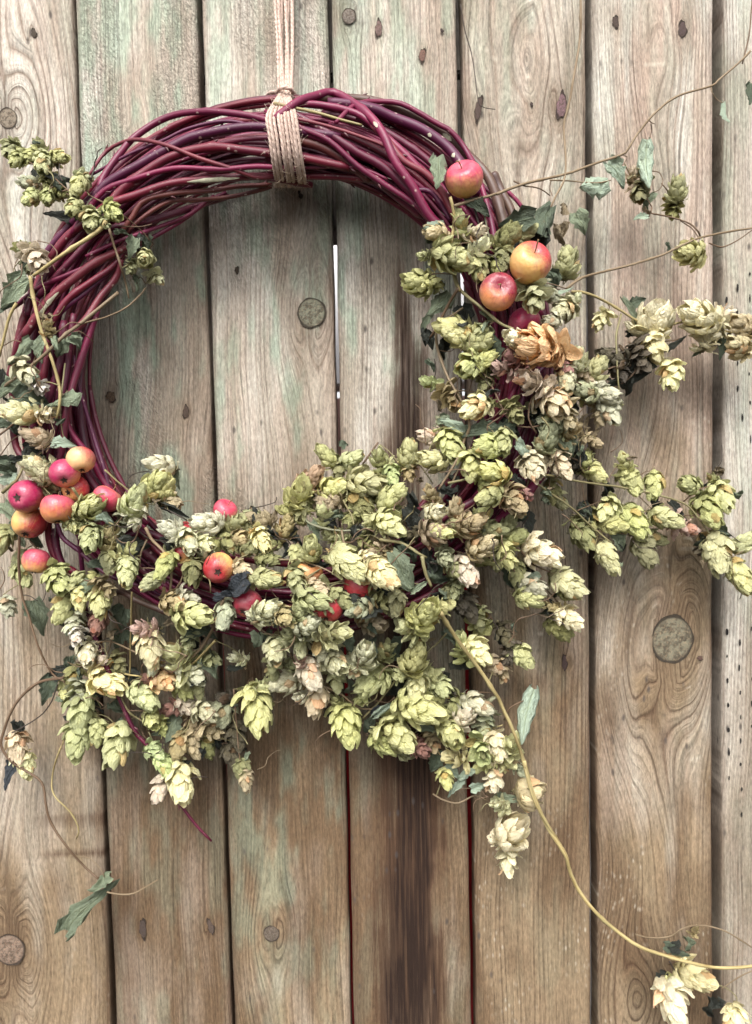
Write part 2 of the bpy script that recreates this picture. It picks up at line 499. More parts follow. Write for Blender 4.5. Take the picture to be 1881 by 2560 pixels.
# knots: plank index, pixel x, y, half width px, half height px, colour
KNOTS = [
    (0, 22, 297, 23, 25, (0.20, 0.17, 0.13)), (0, 26, 2372, 40, 42, (0.19, 0.14, 0.105)), (0, 87, 85, 7, 11, (0.06, 0.05, 0.04)),
    (1, 278, 992, 12, 13, (0.13, 0.09, 0.06)), (1, 465, 1030, 8, 16, (0.07, 0.05, 0.04)), (1, 358, 2322, 10, 25, (0.06, 0.045, 0.04)), (1, 527, 2316, 8, 21, (0.08, 0.06, 0.05)),
    (2, 780, 783, 35, 37, (0.17, 0.17, 0.125)), (2, 680, 2330, 21, 21, (0.12, 0.10, 0.08)), (2, 594, 677, 6, 8, (0.05, 0.04, 0.03)), (2, 752, 490, 5, 10, (0.05, 0.04, 0.03)),
    (3, 873, 43, 17, 19, (0.16, 0.14, 0.12)), (3, 947, 74, 9, 20, (0.16, 0.11, 0.10)), (3, 1056, 141, 9, 15, (0.17, 0.10, 0.08)), (3, 1105, 80, 4, 5, (0.04, 0.03, 0.03)), (3, 976, 500, 8, 11, (0.10, 0.09, 0.08)),
    (4, 1402, 268, 13, 30, (0.16, 0.10, 0.11)), (4, 1196, 275, 9, 29, (0.07, 0.05, 0.045)), (4, 1410, 1655, 7, 20, (0.06, 0.04, 0.04)), (4, 1328, 265, 4, 5, (0.05, 0.04, 0.04)),
    (5, 1681, 1598, 54, 61, (0.165, 0.15, 0.105)), (5, 1539, 56, 9, 14, (0.06, 0.045, 0.04)), (5, 1706, 74, 11, 19, (0.07, 0.05, 0.05)), (5, 1750, 1645, 8, 6, (0.10, 0.06, 0.05)),
]

def smooth(a, b, x):
    t = np.clip((x - a) / (b - a), 0, 1)
    return t * t * (3 - 2 * t)

def vnoise(X, Z, fx, fz, seed, octs=3):
    """fractal value noise, about 0..1, feature size 1/fx by 1/fz metres"""
    out, amp, tot = 0.0, 1.0, 0.0
    for o in range(octs):
        lat = np.random.default_rng(seed * 31 + o).random((256, 256))
        a, b = X * fx + 40.5, Z * fz + 7.3
        ia, ib = np.floor(a).astype(int), np.floor(b).astype(int)
        u, v = a - ia, b - ib
        u, v = u * u * (3 - 2 * u), v * v * (3 - 2 * v)
        g = lambda i, k: lat[(ia + i) % 256, (ib + k) % 256]
        out = out + amp * ((g(0, 0) * (1 - u) + g(1, 0) * u) * (1 - v) + (g(0, 1) * (1 - u) + g(1, 1) * u) * v)
        tot += amp
        amp *= 0.55; fx *= 2.1; fz *= 2.1
    return (out / tot - 0.5) * 1.5 + 0.5

def fields(pi, X, Z, x0, x1):
    """grain coordinate, staining and painted downward dimming of one plank at points X, Z (metres)"""
    s = (X - x0) / (x1 - x0)
    mid = (x0 + x1) / 2
    ztop, zbot = fxz(940, 0)[1], fxz(940, 2560)[1]
    q = (ztop - Z) / (ztop - zbot)             # 0 top of the picture, 1 bottom
    rs = np.random.default_rng(100 + pi)
    wander = sum(a * np.sin(Z * f + ph) for a, f, ph in zip((0.0035, 0.0018, 0.0008), (5 + 2 * rs.random(), 14 + 4 * rs.random(), 37.0), rs.random(3) * 6.3))
    xr = X + wander
    u = xr.copy()
    # bowed growth rings on the flat-sawn boards
    boost = np.zeros_like(X)
    def arch(u, cx, cy, sx, el, w0, fs=0.62):
        kx, kz = fxz(cx, cy)
        d = np.sqrt((xr - kx) ** 2 + ((Z - kz) / el) ** 2)
        w = np.exp(-(d / sx) ** 2) * w0
        boost[:] = np.maximum(boost, w)
        return u * (1 - w) + w * (d * fs + kx)
    if pi == 4:
        u = arch(u, 1330, 150, 0.06, 3.0, 1.0)
        u = arch(u, 1330, 1250, 0.02, 8.0, 0.8)
    if pi == 5:
        u = arch(u, 1650, 1610, 0.055, 2.1, 1.0)
        u = arch(u, 1600, 2500, 0.04, 1.8, 1.0)
        u = arch(u, 1650, 120, 0.03, 3.2, 0.8)
    if pi == 0:
        u = arch(u, 60, 300, 0.05, 2.4, 0.9)
        u = arch(u, 60, 2400, 0.045, 2.4, 0.9)
    if pi == 2:
        u = arch(u, 790, 790, 0.02, 3.0, 0.7)
        u = arch(u, 690, 2330, 0.02, 3.5, 0.7)
    if pi == 1:
        u = arch(u, 330, 700, 0.02, 9.0, 0.8)
    halo = np.zeros_like(X)
    for (kp, kx_, ky_, hw, hh, c) in KNOTS:
        if kp != pi:
            continue
        kx, kz = fxz(kx_, ky_)
        R = hw * mpp(0) * 1.25
        dx, dz = xr - kx, (Z - kz) / 2.3
        r2 = np.maximum(dx * dx + dz * dz, (R * 0.6) ** 2)
        u = u - dx * np.minimum(R * R / r2, 1.6)
        halo = np.maximum(halo, np.exp(-(np.sqrt(dx * dx + dz * dz) / (R * 1.5)) ** 2) * min(1, 0.35 + hw / 30))
    freq = {0: 250, 1: 260, 2: 230, 3: 290, 4: 270, 5: 290, 6: 330}.get(pi, 260)
    grain = u * freq
    bo = {0: 0.0, 1: 0.06, 2: 0.02, 3: 0.0, 4: 0.12, 5: 0.02, 6: -0.35}.get(pi, 0)
    brown = 0.10 + 0.86 * smooth(0.12, 0.92, q) + bo + 0.12 * np.sin(Z * 9 + pi)  # browner wood towards the bottom, with the weaker light there painted in
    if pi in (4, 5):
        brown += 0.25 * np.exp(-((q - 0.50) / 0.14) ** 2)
    brown += 0.35 * halo
    green = {0: 0.15, 1: 0.75, 2: 0.55, 3: 0.55, 4: 0.35, 5: 0.15, 6: 0.35}.get(pi, 0.3) * (1 - 0.65 * smooth(0.1, 0.95, q)) + 0 * X
    if pi in (1, 2, 3):
        green += 0.25 * np.exp(-((q - 0.35) / 0.2) ** 2)
    if pi == 2:
        green += 0.35 * np.exp(-((q - 0.80) / 0.15) ** 2)
    dark = np.zeros_like(X)
    if pi == 3:
        cx = np.interp(q, [0.2, 0.30, 0.45, 0.6, 0.7, 1.0], [fxz(1015, 600)[0], fxz(1012, 800)[0], fxz(1010, 1150)[0], fxz(1015, 1500)[0], fxz(1035, 1800)[0], fxz(1028, 2560)[0]])
        wd = np.interp(q, [0.2, 0.3, 0.4, 0.6, 1.0], [0.007, 0.010, 0.013, 0.016, 0.019])
        st = np.interp(q, [0.18, 0.26, 0.33, 0.42, 0.47, 0.60, 0.66, 1.0], [0.0, 0.45, 1.05, 1.4, 0.8, 0.9, 1.4, 1.25])
        d = (X - cx) / wd + (vnoise(X, Z, 130, 9, 77) - 0.5) * 0.9 + (vnoise(X, Z, 14, 22, 78) - 0.5) * 0.9
        dark += st * np.exp(-np.abs(d) ** np.where(d > 0, 2.6, 1.5)) * (0.6 + 0.6 * vnoise(X, Z, 160, 9, 79))
        cx2 = fxz(985, 2200)[0]
        dark += 0.36 * smooth(0.62, 0.70, q) * np.exp(-np.abs((X - cx2) / 0.018 + (vnoise(X, Z, 110, 6, 80) - 0.5)) ** 2)
    if pi == 0:
        for yy, st in ((2045, 0.30), (2062, 0.2), (2135, 0.40)):
            kz = fxz(100, yy)[1]
            dark += st * np.exp(-((Z - kz) / 0.0035) ** 2) * smooth(0.3, 0.6, s)
    if pi == 1:
        dark += 0.22 * np.exp(-((s - 0.12) / 0.10) ** 2) * smooth(0.80, 0.9, q)
    if pi == 4:
        dark += 0.22 * np.exp(-((s - 0.45) / 0.25) ** 2) * np.exp(-((q - 0.655) / 0.012) ** 2)
    dark += 0.45 * halo * 0.5
    dark += 0.28 * (np.exp(-(s / 0.035) ** 2) + np.exp(-((1 - s) / 0.035) ** 2))   # grime in the board edges
    sd = 80 + 10 * pi
    blot, blot2 = vnoise(xr, Z, 24, 7, sd), vnoise(xr, Z, 60, 14, sd + 1)
    gno = vnoise(xr, Z, 55, 13, sd + 2)
    grain = grain + 1.1 * vnoise(X, Z, 70, 9, sd + 3, 2)
    brown = brown + (blot2 - 0.5) * 0.5
    green = green * smooth(0.42, 0.72, 0.55 * gno + 0.45 * vnoise(X, Z, 150, 30, sd + 9)) * 0.75
    rough = {1: 1.0, 2: 0.9, 3: 0.25, 4: 0.1}.get(pi, 0.0) * (1 - smooth(0.45, 0.75, q)) * smooth(0.40, 0.60, vnoise(X, Z, 30, 9, sd + 4))
    fleck = ({4: 0.85, 5: 0.9, 0: 0.25, 3: 0.15}.get(pi, 0.1) + 0 * X) * smooth(0.48, 0.64, vnoise(X, Z, 40, 20, sd + 5))
    pink = ({0: 0.5, 5: 0.95, 4: 0.6, 3: 0.5, 6: 0.25}.get(pi, 0.35) + 0 * X) * smooth(0.42, 0.66, vnoise(xr, Z, 90, 6, sd + 6)) * 0.7
    speck = smooth(0.66, 0.80, vnoise(X, Z, 28, 12, sd + 7)) * 0.8
    late = 0.45 + 0.55 * smooth(0.3, 0.6, vnoise(X, Z, 22, 6, sd + 8)) * {1: 0.7, 2: 0.75, 3: 0.8}.get(pi, 1.0)
    late = np.minimum(1.25, late + 0.5 * boost)
    one = np.ones_like(X)
    return grain, np.stack([np.clip(brown, 0, 1), np.clip(green, 0, 1), np.clip(dark, 0, 1), one], -1), \
        np.stack([rough, fleck, pink, one], -1), np.stack([smooth(0.3, 0.7, blot), speck, late, one], -1)

fence_loc = Vector((0, 0, Z_BOT))
fence = thing("fence", "weathered upright board fence behind the wreath, green-grey above and brown below", "fence", fence_loc)
THICK = 0.019
planks = {}
for pi in range(-2, len(GAPS) - 3):
    i0, i1 = pi + 2, pi + 3
    left, right = EDGES[i0][1], EDGES[i1][0]
    me_pi = pi                                  # 0 = board at the picture's left edge
    nz = 420
    zs = np.linspace(Z_BOT, Z_TOP, nz)
    nx = 34
    rs = np.random.default_rng(500 + pi)
    yo = rs.uniform(-0.0012, 0.0012)
    prof = [(0.0, THICK), (0.0, 0.006), (0.0, 0.0022), (0.004, 0.0010), (0.012, 0.0003)]
    for k in range(nx):
        prof.append((0.02 + 0.96 * k / (nx - 1), 0.0))
    prof += [(0.988, 0.0003), (0.996, 0.0010), (1.0, 0.0022), (1.0, 0.006), (1.0, THICK)]
    prof = np.array(prof)
    npf = len(prof)
    X0, X1 = np.array([left(z) for z in zs]), np.array([right(z) for z in zs])
    edge_l = 0.0004 * np.sin(zs * 13 + pi) + 0.0002 * np.sin(zs * 67 + 2 * pi)
    edge_r = 0.0004 * np.sin(zs * 11 + 3 * pi) + 0.0002 * np.sin(zs * 71 + pi)
    X = (X0 + edge_l)[:, None] * (1 - prof[:, 0])[None] + (X1 + edge_r)[:, None] * prof[:, 0][None]
    Zg = np.repeat(zs[:, None], npf, 1)
    cup = 0.0007 * np.cos((prof[:, 0] - 0.5) * math.pi)
    Y = np.repeat((prof[:, 1] + yo - cup)[None], nz, 0) + 0.0004 * np.sin(Zg * 23 + pi) + RNG.normal(0, 0.00006, X.shape)
    V = np.stack([X, Y, Zg - Z_BOT], -1).reshape(-1, 3)
    F = []
    for a in range(nz - 1):
        for b in range(npf):
            b2 = (b + 1) % npf
            F.append((a * npf + b, a * npf + b2, (a + 1) * npf + b2, (a + 1) * npf + b))
    F.append(tuple(range(npf - 1, -1, -1)))
    F.append(tuple(range((nz - 1) * npf, nz * npf)))
    me = mesh("plank", V, F, WOOD, True)
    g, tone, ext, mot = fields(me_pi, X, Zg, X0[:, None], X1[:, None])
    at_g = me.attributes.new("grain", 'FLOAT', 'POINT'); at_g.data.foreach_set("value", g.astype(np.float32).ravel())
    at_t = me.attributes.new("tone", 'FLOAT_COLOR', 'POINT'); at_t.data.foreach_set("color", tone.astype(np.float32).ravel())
    at_e = me.attributes.new("extra", 'FLOAT_COLOR', 'POINT'); at_e.data.foreach_set("color", ext.astype(np.float32).ravel())
    at_m = me.attributes.new("mottle", 'FLOAT_COLOR', 'POINT'); at_m.data.foreach_set("color", mot.astype(np.float32).ravel())
    me.set_sharp_from_angle(angle=math.radians(50))
    o = link("plank", me, fence)
    planks[pi] = (o, yo)

def disc_mesh(name, mat, seed, k_=1.0):
    """irregular slightly domed disc in local x, z (radius 1), facing -Y"""
    rs = np.random.default_rng(seed)
    V, F = [(0, -0.02, 0)], []
    n = 40
    ph = rs.random(4) * 6.3
    for r in (0.45, 0.8, 0.93, 1.0):
        for k in range(n):
            a = 2 * math.pi * k / n
            w = 1 + k_ * (0.05 * math.sin(2 * a + ph[0]) + 0.035 * math.sin(3 * a + ph[1]) + 0.03 * math.sin(5 * a + ph[2]) + 0.02 * math.sin(9 * a + ph[3]))
            y = {0.45: -0.02, 0.8: -0.01, 0.93: 0.05, 1.0: -0.015}[r]
            V.append((r * w * math.cos(a), y, r * w * math.sin(a)))
    for k in range(n):
        F.append((0, 1 + k, 1 + (k + 1) % n))
    for j in range(3):
        for k in range(n):
            a, b = 1 + j * n + k, 1 + j * n + (k + 1) % n
            F.append((a, a + n, b + n, b))
    return mesh(name, V, F, mat)
KM = [disc_mesh("knot", KNOT, s, 0.7) for s in range(4)] + [disc_mesh("knot", KNOT, s, 3.2) for s in range(4, 8)]
for i, (kp, kx, ky, hw, hh, c) in enumerate(KNOTS):
    pl, yo = planks[kp]
    x, z = fxz(kx, ky)
    o = link("knot", KM[i % 4 + (4 if hw < 15 else 0)], pl)
    o.location = (x, yo - 0.0014, z - Z_BOT)
    o.scale = (hw * mpp(0), 0.004, hh * mpp(0))
    o.rotation_euler = (0, random.uniform(-0.2, 0.2), 0)
    o.color = (*c, 1)
# rows of small dark holes in the last board
holes = [('I', x, y) for x, y in ((1480, 420), (1483, 580), (1487, 740), (1490, 905), (1492, 1050), (1494, 1220), (1565, 330), (1560, 495), (1567, 660), (1570, 820),
         (1570, 975), (1569, 1130), (1577, 1295), (1640, 240), (1645, 570), (1645, 730), (1641, 880), (1480, 262), (1576, 1460))] + \
        [('C', x, y) for x, y in ((1630, 1280), (1550, 1370), (1477, 1450), (1545, 1530), (1630, 1440))] + [('F', x, y) for x, y in ((1550, 180), (1550, 350), (1580, 540), (1635, 680), (1625, 250), (1632, 440))]
V, F = [], []
for (t, x, y) in holes:
    a, b = px(t, x, y)
    cx, cz = fxz(a, b)
    k0 = len(V)
    w, h = mpp(0) * random.uniform(1.6, 3.8), mpp(0) * random.uniform(4, 12)
    for k in range(10):
        an = 2 * math.pi * k / 10
        rr = random.uniform(0.8, 1.15)
        V.append((cx + w * rr * math.cos(an), planks[6][1] - 0.0012, cz + h * rr * math.sin(an) - Z_BOT))
    F.append(tuple(range(k0, k0 + 10)))
o = link("insect_hole", mesh("insect_hole", V, F, HOLE, False), planks[6][0])
o["kind"] = "stuff"

def box(name, x0, x1, y0, y1, z0, z1, mat, parent=None, off=Vector((0, 0, 0)), bev=0.002):
    import bmesh
    bm = bmesh.new()
    bmesh.ops.create_cube(bm, size=1)
    for v in bm.verts:
        v.co = Vector(((x0 + x1) / 2 + v.co.x * (x1 - x0), (y0 + y1) / 2 + v.co.y * (y1 - y0), (z0 + z1) / 2 + v.co.z * (z1 - z0))) - off
    bmesh.ops.bevel(bm, geom=bm.edges[:], offset=bev, segments=2, affect='EDGES')
    me = bpy.data.meshes.new(name)
    bm.to_mesh(me); bm.free()
    me.materials.append(mat)
    return link(name, me, parent)
xl, xr_ = EDGES[0][1](1.5) - 0.0, EDGES[-1][0](1.5)
zr = fxz(835, 552)[1]
box("rail", xl, xr_, THICK + 0.003, THICK + 0.045, zr, zr + 0.12, RAILW, fence, fence_loc)
box("rail", xl, xr_, THICK + 0.003, THICK + 0.045, zr + 0.125, Z_TOP - 0.01, RAILW, fence, fence_loc)
for gi in (7, 8):
    xa = EDGES[gi][0](1.5); xb = EDGES[gi][1](1.5)
    box("batten", xa - 0.02, xb + 0.02, THICK + 0.003, THICK + 0.02, Z_BOT + 0.01, zr - 0.004, BATTEN, fence, fence_loc)
xa, xb = EDGES[3][0](1.5), EDGES[3][1](1.5)
box("batten", xa - 0.02, xb + 0.02, THICK + 0.003, THICK + 0.02, Z_BOT + 0.01, zr - 0.004, RAILW, fence, fence_loc)

# what shows through the gaps
def slab(name, label, cat, px0, py0, px1, py1, depth, mat, tilt):
    a, b = at(px0, py0, -depth), at(px1, py1, -depth)
    c = (a + b) / 2
    o = box(name, -abs(b.x - a.x) / 2, abs(b.x - a.x) / 2, 0, 0.02, -abs(a.z - b.z) / 2, abs(a.z - b.z) / 2, mat)
    o.location = c
    o.rotation_euler = (tilt, 0, 0)
    o["label"] = label
    o["category"] = cat
    return o
slab("daylight_board", "pale board added beyond the fence as the line of daylight inside the ring", "board", 420, 380, 1320, 985, 0.30, DAYLIGHT, -0.35)  # added board standing in for bright daylight behind the gap
slab("pink_board", "dull pink board beyond the fence, glimpsed in the gap above the hops", "board", 440, 992, 1320, 1440, 0.30, PINKP, -0.2)
slab("red_board", "red painted board beyond the fence, glimpsed as red lines in the lower gaps", "board", 420, 1452, 1320, 2900, 0.30, REDP, -0.15)

# ------------------------------------------------------------------ wreath of canes
wreath_loc = at(RC[0], RC[1] + RR, RING_D)
wreath = thing("cane_wreath", "round wreath of twisted glossy burgundy canes hung on the fence", "wreath", wreath_loc)
CANE_COL = {'m': (0.172, 0.009, 0.044), 'r': (0.160, 0.011, 0.024), 'p': (0.085, 0.008, 0.038), 'd': (0.090, 0.006, 0.022),
            'b': (0.120, 0.030, 0.022), 'o': (0.105, 0.062, 0.038), 'k': (0.195, 0.030, 0.040), 'y': (0.30, 0.25, 0.10)}
def ring_front(x, y, lift):
    s = (math.hypot(x - RC[0], y - RC[1]) - RR) / (RING_A * 1.12)
    return RING_D + RING_B * math.sqrt(max(0.02, 1 - s * s)) + lift

def cane_radius(n, r0, r1, length, seed):
    rs = np.random.default_rng(seed)
    R = np.linspace(r0, r1, n)
    s = np.linspace(0, length, n)
    pos = rs.uniform(0, 0.06)
    nodes = []
    while pos < length:
        R = R * (1 + 0.22 * np.exp(-((s - pos) / 0.0020) ** 2))
        nodes.append(pos / length)
        pos += rs.uniform(0.05, 0.095)
    R = R * (1 + 0.02 * np.sin(s * 90 + seed))
    R[0] *= 0.8; R[-1] *= 0.75
    return R, nodes

def bud_mesh():
    V, F = [], []
    n = 6
    for j, (z, r) in enumerate(((0, 0.35), (0.35, 0.42), (0.75, 0.22), (1.0, 0.03))):
        for k in range(n):
            a = 2 * math.pi * k / n
            V.append((r * math.cos(a), r * math.sin(a), z))
    for j in range(3):
        for k in range(n):
            F.append((j * n + k, j * n + (k + 1) % n, (j + 1) * n + (k + 1) % n, (j + 1) * n + k))
    return mesh("bud", V, F, CANE)
BUD = bud_mesh()

def add_cane(P, r0, r1, col, seed, buds=0, scars=()):
    n = max(16, int(len(P) * 7))
    pts, L = catmull(P, min(130, max(24, int(L_est(P) / 0.006))))
    n = len(pts)
    R, nodes = cane_radius(n, r0, r1, L, seed)
    V, F, UV, fr = tube(pts, R, 10, wreath_loc)
    o = link("cane", mesh("cane", V, F, CANE, True, UV), wreath)
    j = np.random.default_rng(seed + 9).uniform(0.8, 1.2)
    o.color = tuple(min(1, c * j) for c in CANE_COL[col]) + (1,)
    rs = np.random.default_rng(seed + 5)
    for t in nodes[:buds]:
        i = min(n - 2, max(1, int(t * n)))
        N, B = fr[i]
        side = rs.choice((-1, 1))
        T = pts[i + 1] - pts[i]; T /= np.linalg.norm(T)
        d = Vector(T * 0.85 + B * side * 0.5 + N * 0.2).normalized()
        b = link("bud", BUD, o)
        b.location = Vector(pts[i] + (B * side * 0.8) * R[i]) - wreath_loc
        b.rotation_mode = 'QUATERNION'
        b.rotation_quaternion = d.to_track_quat('Z', 'Y')
        b.scale = (0.0022, 0.0022, 0.0045)
        b.color = (0.10, 0.03, 0.03, 1)
    for (t0, t1, half) in scars:
        VV, FF = [], []
        m_ = 5
        i0, i1 = 0, 9
        G = np.gradient(pts, axis=0)
        for i in range(10):
            u = (t0 + (t1 - t0) * i / 9.0) * (n - 1)
            k0 = min(n - 2, int(u)); fr_ = u - k0
            pc = pts[k0] * (1 - fr_) + pts[k0 + 1] * fr_
            rc = R[k0] * (1 - fr_) + R[k0 + 1] * fr_
            T = G[k0] / np.linalg.norm(G[k0])
            cdir = np.array(CAM) - pc; cdir /= np.linalg.norm(cdir)
            c = cdir - T * (cdir @ T); c /= np.linalg.norm(c)
            q = np.cross(T, c)
            f = max(0.04, math.sin(math.pi * i / 9.0)) ** 0.6 * rs.uniform(0.65, 1.1)
            for k in range(m_):
                a = (k / (m_ - 1) - 0.5) * 2 * half * f + 0.2
                VV.append(pc + (c * math.cos(a) + q * math.sin(a)) * rc * 1.05 - np.array(wreath_loc))
        for i in range(i1 - i0):
            for k in range(m_ - 1):
                FF.append((i * m_ + k, i * m_ + k + 1, (i + 1) * m_ + k + 1, (i + 1) * m_ + k))
        link("bark_scar", mesh("bark_scar", VV, FF, SCAR), o)
    return o
def L_est(P):
    return sum((Vector(a) - Vector(b)).length for a, b in zip(P, P[1:]))

# canes inside and round the bundle
rs = np.random.default_rng(42)
for i in range(66):
    th0 = rs.uniform(0, 2 * math.pi)
    span = rs.uniform(2.4, 5.4)
    rho = math.sqrt(rs.uniform(0.08, 0.9))
    ph0 = rs.uniform(0, 2 * math.pi)
    tw = rs.uniform(0.5, 1.1)
    n = int(span / 0.16) + 2
    P = []
    wob = rs.uniform(0, 6.3, 3)
    for k in range(n):
        th = th0 + span * k / (n - 1)
        ph = ph0 + tw * (th - th0)
        rr = rho * (1 + 0.10 * math.sin(2.1 * th + wob[0]))
        r = RR + RING_A * 0.9 * rr * math.cos(ph) + 9 * math.sin(3 * th + wob[1])
        dep = RING_D + RING_B * 0.85 * rr * math.sin(ph)
        x, y = RC[0] + r * math.cos(th), RC[1] + r * math.sin(th)
        P.append(at(x, y, max(0.010, dep)))
    r0 = rs.uniform(4.6, 10.5) * mpp(0.04)
    col = rs.choice(list('mmmrrrrpddd'))
    add_cane(P, r0, r0 * rs.uniform(0.45, 0.75), col, 1000 + i, buds=(2, 1, 3)[i % 3])

